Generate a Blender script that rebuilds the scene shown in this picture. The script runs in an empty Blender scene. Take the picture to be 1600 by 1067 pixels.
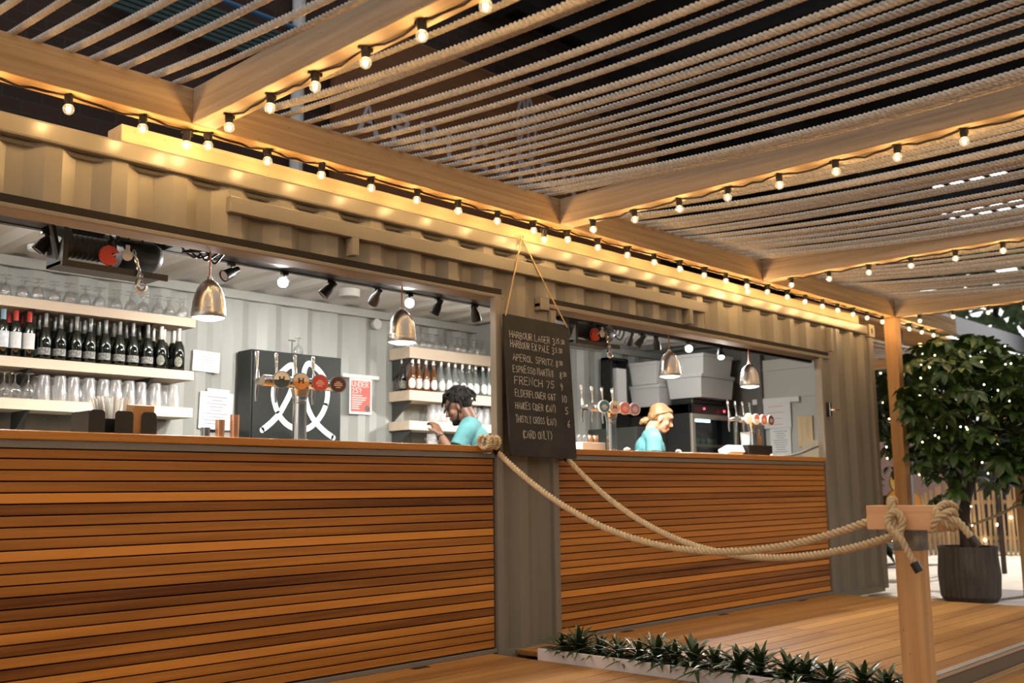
import bpy, math, random
from mathutils import Vector as V, Matrix as MX
R = random.Random(7)
PI = math.pi
S = bpy.context.scene
COL = S.collection
# ------------------------------------------------------------------ camera
CAM = V((0, -4.3, .925))
YAW, PITCH, ROLL, FPX = math.radians(43.48), math.radians(8.4246), math.radians(-.7056), 1586.67
_f = V((math.cos(YAW)*math.cos(PITCH), math.sin(YAW)*math.cos(PITCH), math.sin(PITCH)))
_r0 = V((math.sin(YAW), -math.cos(YAW), 0)); _u0 = _r0.cross(_f)
_r = math.cos(ROLL)*_r0+math.sin(ROLL)*_u0; _u = -math.sin(ROLL)*_r0+math.cos(ROLL)*_u0
cd = bpy.data.cameras.new('camera'); cam = bpy.data.objects.new('camera', cd); COL.objects.link(cam)
cam.matrix_world = MX(((_r.x, _u.x, -_f.x, CAM.x), (_r.y, _u.y, -_f.y, CAM.y), (_r.z, _u.z, -_f.z, CAM.z), (0, 0, 0, 1)))
cd.sensor_width = 36; cd.lens = FPX/1600*36; cd.clip_end = 300; cd.clip_start = .05
cd.dof.use_dof = True; cd.dof.focus_distance = 5.2; cd.dof.aperture_fstop = 2.4
S.camera = cam
# ------------------------------------------------------------------ world, exposure
S.view_settings.view_transform = 'Standard'; S.view_settings.look = 'None'
S.view_settings.gamma = 1; S.view_settings.use_curve_mapping = False
S.view_settings.exposure = EXPOSURE = 0.4
S.cycles.use_denoising = True
S.cycles.max_bounces = 8; S.cycles.transparent_max_bounces = 24; S.cycles.sample_clamp_indirect = 6
S.cycles.caustics_reflective = False; S.cycles.caustics_refractive = False
WORLD_LOW, WORLD_HIGH, WORLD_EAST = 0.08, 0.6, 1.8
w = bpy.data.worlds.new('World'); S.world = w; w.use_nodes = True
nt = w.node_tree; nt.nodes.clear()
_o = nt.nodes.new('ShaderNodeOutputWorld'); _b = nt.nodes.new('ShaderNodeBackground')
_t = nt.nodes.new('ShaderNodeTexCoord'); _s = nt.nodes.new('ShaderNodeSeparateXYZ'); _c = nt.nodes.new('ShaderNodeValToRGB')
nt.links.new(_t.outputs['Generated'], _s.inputs[0]); nt.links.new(_s.outputs['Z'], _c.inputs[0])
_d = nt.nodes.new('ShaderNodeVectorMath'); _d.operation = 'DOT_PRODUCT'; _d.inputs[1].default_value = (.965, .15, .215)
_p = nt.nodes.new('ShaderNodeMath'); _p.operation = 'POWER'; _p.use_clamp = True; _p.inputs[1].default_value = 14
_q = nt.nodes.new('ShaderNodeMath'); _q.operation = 'MULTIPLY'; _q.inputs[1].default_value = WORLD_EAST
_a = nt.nodes.new('ShaderNodeMix'); _a.data_type = 'RGBA'; _a.blend_type = 'ADD'; _a.inputs[0].default_value = 1
nt.links.new(_t.outputs['Generated'], _d.inputs[0]); nt.links.new(_d.outputs['Value'], _p.inputs[0]); nt.links.new(_p.outputs[0], _q.inputs[0])
nt.links.new(_c.outputs[0], _a.inputs[6]); nt.links.new(_q.outputs[0], _a.inputs[7])  # the paler side of the sky, down the hall
nt.links.new(_a.outputs[2], _b.inputs[0]); nt.links.new(_b.outputs[0], _o.inputs[0])
_c.color_ramp.elements[0].position = .0; _c.color_ramp.elements[1].position = .6
_c.color_ramp.elements[0].color = (WORLD_LOW*.98, WORLD_LOW, WORLD_LOW*.95, 1)
_c.color_ramp.elements[1].color = (WORLD_HIGH*1.0, WORLD_HIGH*.97, WORLD_HIGH*.93, 1)
_b.inputs[1].default_value = 1.0
BULB_W, FILAMENT, WARM = 3.3, 60, (1, .58, .21)
PEND_W, SPOT_W, FILL_BATTEN_W, COOL = 9, 105, 8, (1, .94, .84)
INTERIOR_W = 34
def light(kind, name, loc, power, color, parent=None, radius=.02, rot=None, **kw):
    l = bpy.data.lights.new(name, kind); l.energy = power; l.color = color
    if kind != 'AREA': l.shadow_soft_size = radius
    for k, v in kw.items(): setattr(l, k, v)
    o = bpy.data.objects.new(name, l); COL.objects.link(o); o.location = loc
    if rot: o.rotation_euler = rot
    if parent: o.parent = parent
    return o
def at(px, py, y):
    "where the sight line of a pixel of the photograph meets the upright plane y"
    d = _f+(px-800)/FPX*_r-(py-533.5)/FPX*_u
    return CAM+d*((y-CAM.y)/d.y)
def atx(px, py, x):
    d = _f+(px-800)/FPX*_r-(py-533.5)/FPX*_u
    return CAM+d*((x-CAM.x)/d.x)
# ------------------------------------------------------------------ materials
MATS = {}
def mat(name, col, rough=.6, metal=0., spec=.5, emit=None, estr=0., bump=0., bscale=60., var=0., vscale=(8, 8, 8), alpha=1., coat=0., island=0.):
    if name in MATS: return MATS[name]
    m = bpy.data.materials.new(name); m.use_nodes = True; n = m.node_tree.nodes; L = m.node_tree.links
    p = n['Principled BSDF']; p.inputs['Base Color'].default_value = (*col, 1)
    p.inputs['Roughness'].default_value = rough; p.inputs['Metallic'].default_value = metal
    p.inputs['Specular IOR Level'].default_value = spec; p.inputs['Alpha'].default_value = alpha
    p.inputs['Coat Weight'].default_value = coat
    if emit: p.inputs['Emission Color'].default_value = (*emit, 1); p.inputs['Emission Strength'].default_value = estr
    tc = n.new('ShaderNodeTexCoord')
    if var:
        mp = n.new('ShaderNodeMapping'); mp.inputs['Scale'].default_value = vscale
        L.new(tc.outputs['Object'], mp.inputs[0]); nz = n.new('ShaderNodeTexNoise'); nz.inputs['Scale'].default_value = 1; nz.inputs['Detail'].default_value = 5
        L.new(mp.outputs[0], nz.inputs['Vector']); cr = n.new('ShaderNodeValToRGB')
        cr.color_ramp.elements[0].position = .3; cr.color_ramp.elements[1].position = .7
        cr.color_ramp.elements[0].color = (*[max(0, c*(1-var)) for c in col], 1); cr.color_ramp.elements[1].color = (*[min(1, c*(1+var)) for c in col], 1)
        L.new(nz.outputs['Fac'], cr.inputs[0]); L.new(cr.outputs[0], p.inputs['Base Color'])
    if bump:
        nb = n.new('ShaderNodeTexNoise'); nb.inputs['Scale'].default_value = bscale; nb.inputs['Detail'].default_value = 4
        L.new(tc.outputs['Object'], nb.inputs['Vector']); bp = n.new('ShaderNodeBump'); bp.inputs['Strength'].default_value = bump; bp.inputs['Distance'].default_value = .01
        L.new(nb.outputs['Fac'], bp.inputs['Height']); L.new(bp.outputs[0], p.inputs['Normal'])
    MATS[name] = m; return m
def wood(name, dark, lite, along='X', rough=.55, grain=1., tone=None, knots=False, island=.0):
    "planks and timber: fine grain drawn out along one axis; tone names a mesh attribute that says how pale each board is"
    if name in MATS: return MATS[name]
    m = bpy.data.materials.new(name); m.use_nodes = True; n = m.node_tree.nodes; L = m.node_tree.links
    p = n['Principled BSDF']; p.inputs['Roughness'].default_value = rough; p.inputs['Specular IOR Level'].default_value = .35
    tc = n.new('ShaderNodeTexCoord'); mp = n.new('ShaderNodeMapping'); L.new(tc.outputs['Object'], mp.inputs[0])
    sc = {'X': (1.2, 38, 38), 'Y': (38, 1.2, 38), 'Z': (38, 38, 1.2)}[along]; mp.inputs['Scale'].default_value = sc
    a = n.new('ShaderNodeTexNoise'); a.inputs['Scale'].default_value = 1; a.inputs['Detail'].default_value = 6; a.inputs['Distortion'].default_value = .6
    L.new(mp.outputs[0], a.inputs['Vector'])
    b = n.new('ShaderNodeTexNoise'); b.inputs['Scale'].default_value = .12; b.inputs['Detail'].default_value = 3; L.new(mp.outputs[0], b.inputs['Vector'])
    add = n.new('ShaderNodeMath'); add.operation = 'MULTIPLY_ADD'; L.new(a.outputs['Fac'], add.inputs[0]); add.inputs[1].default_value = .55*grain
    L.new(b.outputs['Fac'], add.inputs[2]); v = add.outputs[0]
    sub = n.new('ShaderNodeMath'); sub.operation = 'SUBTRACT'; L.new(v, sub.inputs[0]); sub.inputs[1].default_value = .28*grain; v = sub.outputs[0]
    if tone or island:
        if tone: at_ = n.new('ShaderNodeAttribute'); at_.attribute_name = tone; src = at_.outputs['Fac']; k = .8
        else: at_ = n.new('ShaderNodeNewGeometry'); src = at_.outputs['Random Per Island']; k = island
        mu = n.new('ShaderNodeMath'); mu.operation = 'MULTIPLY_ADD'; L.new(src, mu.inputs[0]); mu.inputs[1].default_value = k; mu.inputs[2].default_value = -.5*k
        ad = n.new('ShaderNodeMath'); ad.operation = 'ADD'; L.new(v, ad.inputs[0]); L.new(mu.outputs[0], ad.inputs[1]); v = ad.outputs[0]
    cr = n.new('ShaderNodeValToRGB'); cr.color_ramp.elements[0].position = .18; cr.color_ramp.elements[1].position = .85
    cr.color_ramp.elements[0].color = (*dark, 1); cr.color_ramp.elements[1].color = (*lite, 1); L.new(v, cr.inputs[0])
    out = cr.outputs[0]
    if knots:
        vo = n.new('ShaderNodeTexVoronoi'); mk = n.new('ShaderNodeMapping'); mk.inputs['Scale'].default_value = {'X': (2.3, 7, 7), 'Y': (7, 2.3, 7), 'Z': (7, 7, 2.3)}[along]
        L.new(tc.outputs['Object'], mk.inputs[0]); L.new(mk.outputs[0], vo.inputs['Vector']); kr = n.new('ShaderNodeValToRGB')
        kr.color_ramp.elements[0].position = .03; kr.color_ramp.elements[1].position = .09; kr.color_ramp.elements[0].color = (.35, .35, .35, 1); kr.color_ramp.elements[1].color = (1, 1, 1, 1)
        L.new(vo.outputs['Distance'], kr.inputs[0]); mm = n.new('ShaderNodeMix'); mm.data_type = 'RGBA'; mm.blend_type = 'MULTIPLY'; mm.inputs[0].default_value = 1
        L.new(out, mm.inputs[6]); L.new(kr.outputs[0], mm.inputs[7]); out = mm.outputs[2]
    L.new(out, p.inputs['Base Color'])
    bp = n.new('ShaderNodeBump'); bp.inputs['Strength'].default_value = .25; bp.inputs['Distance'].default_value = .004
    L.new(a.outputs['Fac'], bp.inputs['Height']); L.new(bp.outputs[0], p.inputs['Normal'])
    MATS[name] = m; return m
def glass(name, tint=(1, 1, 1), lo=.06, hi=.75, rough=.03, emit=None, estr=0, body=0., bodycol=(.9, .9, .9)):
    "thin clear glass: see-through face on, mirror-like at the rim"
    if name in MATS: return MATS[name]
    m = bpy.data.materials.new(name); m.use_nodes = True; n = m.node_tree.nodes; L = m.node_tree.links; n.remove(n['Principled BSDF'])
    o = n['Material Output']; tr = n.new('ShaderNodeBsdfTransparent'); tr.inputs[0].default_value = (*tint, 1)
    gl = n.new('ShaderNodeBsdfGlossy'); gl.inputs['Roughness'].default_value = rough
    lw = n.new('ShaderNodeLayerWeight'); lw.inputs[0].default_value = .35; mr = n.new('ShaderNodeMapRange')
    L.new(lw.outputs['Facing'], mr.inputs[0]); mr.inputs[3].default_value = lo; mr.inputs[4].default_value = hi
    mx = n.new('ShaderNodeMixShader'); L.new(mr.outputs[0], mx.inputs[0]); L.new(tr.outputs[0], mx.inputs[1]); L.new(gl.outputs[0], mx.inputs[2]); out = mx.outputs[0]
    if body:
        df = n.new('ShaderNodeBsdfDiffuse'); df.inputs[0].default_value = (*bodycol, 1); m2 = n.new('ShaderNodeMixShader'); m2.inputs[0].default_value = body
        L.new(out, m2.inputs[1]); L.new(df.outputs[0], m2.inputs[2]); out = m2.outputs[0]
    if emit:
        em = n.new('ShaderNodeEmission'); em.inputs[0].default_value = (*emit, 1); em.inputs[1].default_value = estr
        ad = n.new('ShaderNodeAddShader'); L.new(out, ad.inputs[0]); L.new(em.outputs[0], ad.inputs[1]); out = ad.outputs[0]
    L.new(out, o.inputs[0]); MATS[name] = m; return m
def emis(name, col, s):
    if name in MATS: return MATS[name]
    m = bpy.data.materials.new(name); m.use_nodes = True; n = m.node_tree.nodes; L = m.node_tree.links; n.remove(n['Principled BSDF'])
    e = n.new('ShaderNodeEmission'); e.inputs[0].default_value = (*col, 1); e.inputs[1].default_value = s
    L.new(e.outputs[0], n['Material Output'].inputs[0]); MATS[name] = m; return m
# ------------------------------------------------------------------ mesh building
class G:
    def __init__(s): s.v = []; s.f = []; s.m = []; s.tone = []; s.slot = 0; s.t = 0.
    def add(s, vs, fs):
        b = len(s.v); s.v += [tuple(v) for v in vs]
        for f in fs: s.f.append([b+i for i in f]); s.m.append(s.slot); s.tone.append(s.t)
        return s
    def box(s, x0, x1, y0, y1, z0, z1):
        return s.add([(x, y, z) for z in (z0, z1) for y in (y0, y1) for x in (x0, x1)],
                     [(0, 2, 3, 1), (4, 5, 7, 6), (0, 1, 5, 4), (2, 6, 7, 3), (0, 4, 6, 2), (1, 3, 7, 5)])
    def hexa(s, c, a, b, d):
        c = V(c); a = V(a); b = V(b); d = V(d)
        return s.add([c+i*a+j*b+k*d for k in (-1, 1) for j in (-1, 1) for i in (-1, 1)],
                     [(0, 2, 3, 1), (4, 5, 7, 6), (0, 1, 5, 4), (2, 6, 7, 3), (0, 4, 6, 2), (1, 3, 7, 5)])
    def bar(s, p, q, wd, ht=None, up=(0, 0, 1)):
        p = V(p); q = V(q); a = (q-p)/2; up = V(up); sd = a.cross(up)
        if sd.length < 1e-6: sd = a.cross(V((1, 0, 0)))
        sd.normalize(); u = sd.cross(a).normalized(); return s.hexa((p+q)/2, a, sd*wd/2, u*(ht or wd)/2)
    def lathe(s, prof, c=(0, 0, 0), seg=16, M=None):
        c = V(c); vs = []; fs = []; n = len(prof)
        for r, z in prof:
            for k in range(seg):
                p = V((r*math.cos(2*PI*k/seg), r*math.sin(2*PI*k/seg), z)); vs.append((M @ p if M else p)+c)
        for i in range(n-1):
            for k in range(seg):
                k2 = (k+1) % seg; fs.append((i*seg+k, i*seg+k2, (i+1)*seg+k2, (i+1)*seg+k))
        if prof[0][0] > 1e-6: fs.append(tuple(range(seg))[::-1])
        if prof[-1][0] > 1e-6: fs.append(tuple((n-1)*seg+k for k in range(seg)))
        return s.add(vs, fs)
    def openlathe(s, prof, c=(0, 0, 0), seg=16, M=None):
        n0 = len(s.f); s.lathe(prof, c, seg, M)
        for i in range(len(s.f)-1, n0-1, -1):
            if len(s.f[i]) == seg and seg > 4: s.f.pop(i); s.m.pop(i); s.tone.pop(i)
        return s
    def tube(s, pts, r, seg=8, cap=True, flat=1.):
        pts = [V(p) for p in pts]; n = len(pts); rs = r if isinstance(r, (list, tuple)) else [r]*n
        t0 = (pts[1]-pts[0]).normalized(); nrm = t0.orthogonal().normalized(); vs = []; fs = []
        for i, p in enumerate(pts):
            t = (pts[min(i+1, n-1)]-pts[max(i-1, 0)]).normalized()
            nrm = (nrm-t*nrm.dot(t)); nrm = nrm.normalized() if nrm.length > 1e-6 else t.orthogonal().normalized(); bn = t.cross(nrm)
            for k in range(seg):
                a = 2*PI*k/seg; vs.append(p+(nrm*math.cos(a)+bn*math.sin(a)*flat)*rs[i])
        for i in range(n-1):
            for k in range(seg):
                k2 = (k+1) % seg; fs.append((i*seg+k, i*seg+k2, (i+1)*seg+k2, (i+1)*seg+k))
        if cap: fs += [tuple(range(seg))[::-1], tuple((n-1)*seg+k for k in range(seg))]
        return s.add(vs, fs)
    def ball(s, c, r, seg=12, rings=8, M=None):
        rr = V(r) if not isinstance(r, (int, float)) else V((r, r, r)); c = V(c); vs = [V((0, 0, -1))]; fs = []
        for i in range(1, rings):
            a = -PI/2+PI*i/rings
            for k in range(seg): vs.append(V((math.cos(a)*math.cos(2*PI*k/seg), math.cos(a)*math.sin(2*PI*k/seg), math.sin(a))))
        vs.append(V((0, 0, 1))); T = len(vs)-1
        vs = [V((p.x*rr.x, p.y*rr.y, p.z*rr.z)) for p in vs]
        if M: vs = [M @ p for p in vs]
        for k in range(seg):
            k2 = (k+1) % seg; fs.append((0, 1+k2, 1+k)); fs.append((T, T-seg+k, T-seg+k2))
            for i in range(rings-2): a = 1+i*seg; fs.append((a+k, a+k2, a+seg+k2, a+seg+k))
        return s.add([p+c for p in vs], fs)
    def prism(s, poly, fn, d0, d1):
        "poly in 2-D, fn(u, v, d) places it"
        n = len(poly); vs = [fn(u, v, d0) for u, v in poly]+[fn(u, v, d1) for u, v in poly]
        return s.add(vs, [tuple(range(n))[::-1], tuple(range(n, 2*n))]+[(i, (i+1) % n, n+(i+1) % n, n+i) for i in range(n)])
    def sheet(s, A, B):
        n = len(A); return s.add(list(A)+list(B), [(i, i+1, n+i+1, n+i) for i in range(n-1)])
    def xf(s, M): s.v = [tuple(M @ V(v)) for v in s.v]; return s
    def mesh(s, name, mats, smooth=None):
        me = bpy.data.meshes.new(name); me.from_pydata(s.v, [], s.f)
        for m in (mats if isinstance(mats, (list, tuple)) else [mats]): me.materials.append(m)
        me.polygons.foreach_set('material_index', s.m)
        if any(s.tone):
            at_ = me.attributes.new('tone', 'FLOAT', 'FACE'); at_.data.foreach_set('value', s.tone)
        if smooth is not None:
            me.polygons.foreach_set('use_smooth', [True]*len(s.f)); me.set_sharp_from_angle(angle=math.radians(smooth))
        me.update(); return me
    def obj(s, name, mats, parent=None, smooth=None, bevel=0., origin=None):
        if origin is not None:
            o_ = V(origin); s.v = [(a-o_.x, b-o_.y, c-o_.z) for a, b, c in s.v]
        o = bpy.data.objects.new(name, s.mesh(name, mats, smooth)); COL.objects.link(o)
        if origin is not None: o.location = origin
        if parent: o.parent = parent
        if bevel: b = o.modifiers.new('bevel', 'BEVEL'); b.width = bevel; b.segments = 2; b.limit_method = 'ANGLE'
        return o
def tag(o, label, cat, group=None, kind=None):
    o['label'] = label; o['category'] = cat
    if group: o['group'] = group
    if kind: o['kind'] = kind
    return o
def struct(o, label=None, cat=None): 
    o['kind'] = 'structure'
    if label: o['label'] = label
    if cat: o['category'] = cat
    return o
def thing(name, label, cat, loc=(0, 0, 0), rz=0, group=None):
    o = bpy.data.objects.new(name, None); COL.objects.link(o); o.location = loc; o.rotation_euler = (0, 0, rz); o.empty_display_size = .1
    return tag(o, label, cat, group)
KIDS = {}
def kids(o): return [c for c in o.children]
def dup(root, loc, rz=0, label=None, group=None, scale=None):
    r = root.copy(); COL.objects.link(r); r.location = loc; r.rotation_euler = (0, 0, rz)
    if scale: r.scale = scale
    if label: r['label'] = label
    if group: r['group'] = group
    for ch in kids(root):
        c = ch.copy(); COL.objects.link(c); c.parent = r
        for g in kids(ch):
            d = g.copy(); COL.objects.link(d); d.parent = c
    return r
ORD = ('first second third fourth fifth sixth seventh eighth ninth tenth eleventh twelfth thirteenth fourteenth fifteenth sixteenth '
       'seventeenth eighteenth nineteenth twentieth').split()+['twenty-'+x for x in 'first second third fourth fifth sixth seventh eighth ninth'.split()]
def twist(path, R_, pitch, seg=6, step=None, phase=0., strands=3):
    "laid rope of three strands along a path of points"
    path = [V(p) for p in path]; L = [0.]
    for a, b in zip(path, path[1:]): L.append(L[-1]+(b-a).length)
    step = step or pitch/9; n = max(4, int(L[-1]/step)); P = []; j = 0
    for i in range(n+1):
        d = L[-1]*i/n
        while j < len(L)-2 and L[j+1] < d: j += 1
        u = (d-L[j])/max(1e-9, L[j+1]-L[j]); P.append(path[j].lerp(path[j+1], u))
    g = G(); nrm = (P[1]-P[0]).orthogonal().normalized(); fr = []
    for i, p in enumerate(P):
        t = (P[min(i+1, n)]-P[max(i-1, 0)]).normalized(); nrm = (nrm-t*nrm.dot(t)).normalized(); fr.append((nrm.copy(), t.cross(nrm)))
    for k in range(strands):
        g.tube([p+(fr[i][0]*math.cos(a)+fr[i][1]*math.sin(a))*R_*.56 for i, p in enumerate(P)
                for a in [phase+2*PI*k/strands+2*PI*L[-1]*i/n/pitch]], R_*.47, seg)
    return g
def smoothpath(ctrl, n=8):
    c = [V(p) for p in ctrl]; c = [2*c[0]-c[1]]+c+[2*c[-1]-c[-2]]; out = []
    for i in range(1, len(c)-2):
        a, b, d, e = c[i-1:i+3]
        for k in range(n):
            t = k/n; out.append(.5*((2*b)+(d-a)*t+(2*a-5*b+4*d-e)*t*t+(3*b-a-3*d+e)*t**3))
    return out+[c[-2]]
# ------------------------------------------------------------------ shared materials
PAINT = mat('container paint', (.225, .207, .172), .32, spec=.45, bump=.05, bscale=25, var=.06, vscale=(5, 5, 1.2))
PAINT_IN = mat('container paint inside', (.35, .36, .335), .4, bump=.03, bscale=20)
PALEPINE = wood('pale squared pine', (.50, .34, .19), (.78, .60, .40), 'X', .6, knots=True)
PINE_X = wood('pine along the front', (.22, .12, .045), (.54, .37, .19), 'X', .65, grain=1.6, knots=True)
PINE_Y = wood('pine rafters', (.25, .18, .115), (.52, .41, .29), 'Y', .65, grain=1.5, knots=True)
PINE_Z = wood('pine upright', (.36, .17, .06), (.70, .46, .22), 'Z', .6, knots=True)
SLAT = wood('cedar slats', (.115, .036, .006), (.70, .295, .052), 'X', .42, grain=.8, tone='tone')
COUNTER = wood('counter board', (.30, .11, .018), (.66, .30, .06), 'X', .4, knots=True)
DECK = wood('deck boards', (.19, .083, .021), (.47, .25, .072), 'X', .55, island=.35)
SHELFWOOD = wood('pale shelf timber', (.60, .48, .36), (.80, .68, .53), 'X', .6, grain=.5)
ROPE = mat('natural rope', (.56, .52, .46), .85, spec=.2, bump=.5, bscale=400, var=.18, vscale=(60, 60, 60))
ROPE2 = mat('new rope', (.60, .47, .29), .85, spec=.2, bump=.5, bscale=400, var=.15, vscale=(60, 60, 60))
BLACK = mat('black plastic', (.014, .014, .013), .38)
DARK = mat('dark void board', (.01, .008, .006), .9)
STEEL = mat('polished steel', (.56, .55, .53), .12, 1.)
BRUSHED = mat('brushed nickel', (.50, .47, .43), .3, 1.)
COPPER = mat('copper', (.75, .42, .25), .25, 1.)
WHITE = mat('white paper', (.82, .82, .80), .8)
# ================================================================== SETTING: ground, decks, container shell
def boards(x0, x1, y0, y1, z, wd, along, gap=.005, th=.03, seed=1):
    g = G(); rr = random.Random(seed); t = (y0 if along == 'X' else x0); end = (y1 if along == 'X' else x1)
    while t < end-.01:
        u = min(t+wd, end); a, b = ((x0, x1) if along == 'X' else (y0, y1)); c = a-rr.random()*1.5
        while c < b:
            d = c+2.6+rr.random()*.8; lo, hi = max(a, c), min(b, d)-.003
            if hi > lo+.02: g.box(lo, hi, t, u-gap, z-th, z) if along == 'X' else g.box(t, u-gap, lo, hi, z-th, z)
            c = d
        t = u
    return g
struct(boards(-3, 4.325, -7, -.004, 0, .145, 'X', seed=3).obj('floor', DECK, bevel=.003), 'timber boarded deck in front of the long bar panel', 'deck')
struct(boards(4.535, 8.6, -2.2, -.004, 0, .128, 'X', seed=5).obj('floor', DECK, bevel=.003), 'timber boarded deck under the second bar panel', 'deck')
struct(boards(4.535, 12.5, -7, -2.26, -.115, .128, 'X', seed=9).obj('floor', DECK, bevel=.003), 'lower timber boards before the deck edge', 'deck')
g = G(); g.box(4.535, 8.62, -2.235, -2.2, -.115, .001)
struct(g.obj('trim_1', mat('grey deck fascia', (.17, .14, .105), .6)), 'dark fascia along the raised deck edge', 'deck trim')
g = G(); g.box(4.53, 8.62, -2.242, -2.19, .001, .006); g.box(4.53, 8.62, -2.243, -2.236, -.012, .006)
struct(g.obj('trim_2', mat('aluminium nosing', (.62, .60, .58), .35, .7)), 'bright metal nosing along the raised deck edge', 'deck trim')
g = G(); g.box(4.55, 8.6, -2.3, -2.245, -.12, -.085)
struct(g.obj('trim_3', PINE_X), 'pale batten below the raised deck edge', 'deck trim')
for k, (px, py) in enumerate([(978, 986), (1128, 961), (1252, 939), (655, 1045)]):
    p = V((at(px, py, -.045).x, -.055, 0)); g = G(); g.box(p.x-.055, p.x+.055, p.y-.02, p.y+.02, .0005, .0025)
    tag(g.obj('deck_slot', DARK, origin=(p.x, p.y, 0)), ['dark slot in the raised deck nearest the planter', 'middle dark slot in the raised deck board', 'dark slot in the raised deck nearest the container end', 'dark slot in the deck board before the long bar'][k], 'deck slot')
g = G(); g.box(-6, 60, -14, 40, -.4, -.17)
struct(g.obj('ground', mat('grey paving', (.30, .28, .27), .8, var=.15, vscale=(1, 1, 1), bump=.2, bscale=12)), 'grey paving beyond the decks', 'ground')
g = G(); nx, ny = 40, 40
for i in range(nx+1):
    for j in range(ny+1):
        x = 9.0+i*.30; y = -.45+j*.19; e = min(1, i/3, j/3, (nx-i)/3, (ny-j)/3)
        g.v.append((x, y, -.18+e*(.05+.035*math.sin(x*2.1)*math.cos(y*1.7)+.02*math.sin(x*5+y*4))))
g.f = [(i*(ny+1)+j, (i+1)*(ny+1)+j, (i+1)*(ny+1)+j+1, i*(ny+1)+j+1) for i in range(nx) for j in range(ny)]; g.m = [0]*len(g.f); g.tone = [0]*len(g.f)
o = g.obj('sand', mat('pale sand', (.74, .68, .60), .9, bump=.6, bscale=14, var=.12, vscale=(3, 3, 3)), smooth=60); tag(o, 'pale beach sand laid behind the potted tree before the picket fence', 'sand', kind='stuff')
g = G(); nx, ny = 30, 16
for i in range(nx+1):
    for j in range(ny+1):
        x = 11.6+i*.30; y = -4.4+j*.26; e = min(1, i/2, j/2, (nx-i)/3)
        g.v.append((x, y, -.18+e*(.05+.035*math.sin(x*2.1)*math.cos(y*1.7)+.02*math.sin(x*5+y*4))))
g.f = [(i*(ny+1)+j, (i+1)*(ny+1)+j, (i+1)*(ny+1)+j+1, i*(ny+1)+j+1) for i in range(nx) for j in range(ny)]; g.m = [0]*len(g.f); g.tone = [0]*len(g.f)
tag(g.obj('sand', MATS['pale sand'], smooth=60), 'pale beach sand beyond the orange timber post', 'sand', kind='stuff')
g = G(); g.box(11.2, 13.0, -2.1, -1.55, -.17, -.15); tag(g.obj('brick_edging', mat('pinkish brick', (.45, .22, .17), .8, var=.2, vscale=(6, 6, 6))), 'low pinkish brick edging beside the sand beyond the orange post', 'edging')
# container
XK, PIT = 4.378, .2935
def corr(x0, x1, y0, dep, fl=.075, sl=.072):
    pts = []; k = math.floor((x0-XK)/PIT)-1
    while XK+k*PIT < x1+PIT:
        a = XK+k*PIT; pts += [(a, 0), (a+sl, 1), (a+PIT-fl-sl, 1), (a+PIT-fl, 0)]; k += 1
    def h(x):
        for (a, u), (b, v) in zip(pts, pts[1:]):
            if a <= x <= b: return u+(v-u)*(x-a)/(b-a)
        return 0
    xs = [x0]+[p[0] for p in pts if x0 < p[0] < x1]+[x1]
    return [(x, y0+dep*h(x)) for x in xs]
def corrsheet(g, x0, x1, y0, dep, z0, z1, th=.004):
    c = corr(x0, x1, y0, dep)
    g.sheet([(x, y, z0) for x, y in c], [(x, y, z1) for x, y in c])
    g.sheet([(x, y+th, z1) for x, y in c], [(x, y+th, z0) for x, y in c])
    g.sheet([(x, y+th, z0) for x, y in c], [(x, y, z0) for x, y in c])
g = G(); corrsheet(g, .2, 9.68, .012, .038, 2.165, 2.44); corrsheet(g, 4.40, 4.92, .012, .038, -.03, 2.165); corrsheet(g, 8.63, 9.68, .012, .038, -.03, 2.165)
struct(g.obj('wall_front', PAINT), 'corrugated steel front of the shipping container', 'container wall')
g = G(); g.box(.2, 9.69, -.012, .075, 2.425, 2.515); g.box(.2, 9.69, .03, .09, 2.40, 2.425)
struct(g.obj('trim_4', PAINT, bevel=.012), 'smooth top rail of the container', 'container rail')
g = G(); g.box(9.66, 9.745, -.02, .12, -.03, 2.40)
struct(g.obj('trim_5', PAINT, bevel=.006), 'corner post at the container end', 'container post')
g = G(); cx, cz = 9.705, 2.465
ring = [(cx+.016*math.cos(a)*.9, cz+.03*math.sin(a)) for a in [2*PI*k/16 for k in range(16)]]
sq = []
for k in range(16):
    a = 2*PI*k/16; c_, s_ = math.cos(a), math.sin(a); m_ = max(abs(c_), abs(s_)); sq.append((cx+.062*c_/m_, cz+.062*s_/m_))
vs = [(x, -.03, z) for x, z in ring]+[(x, -.03, z) for x, z in sq]+[(x, .02, z) for x, z in ring]
g.add(vs, [(k, (k+1) % 16, 16+(k+1) % 16, 16+k) for k in range(16)]+[(k, 32+k, 32+(k+1) % 16, (k+1) % 16) for k in range(16)])
g.box(cx-.062, cx+.062, .0, .13, cz-.062, cz+.062); g.box(cx-.062, cx-.061, -.03, .0, cz-.062, cz+.062); g.box(cx+.061, cx+.062, -.03, 0, cz-.062, cz+.062); g.box(cx-.062, cx+.062, -.03, 0, cz+.061, cz+.062); g.box(cx-.062, cx+.062, -.03, 0, cz-.062, cz-.061)
struct(g.obj('trim_6', PAINT), 'corner casting with an oval hole', 'container corner')
g = G()   # jamb flanges and lintels
g.box(4.372, 4.425, -.02, .03, -.02, 2.11); g.box(4.885, 4.935, -.02, .09, -.02, 2.09); g.box(8.598, 8.648, -.02, .05, -.02, 2.10)
g.box(4.80, 4.885, -.008, .05, 2.085, 2.165)
struct(g.obj('trim_7', PAINT, bevel=.004), 'steel jamb flanges beside the two bar openings', 'door jamb')
g = G(); g.box(.2, 4.46, .0, .14, 2.110, 2.134); g.box(4.80, 8.80, -.006, .14, 2.104, 2.134)
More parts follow.
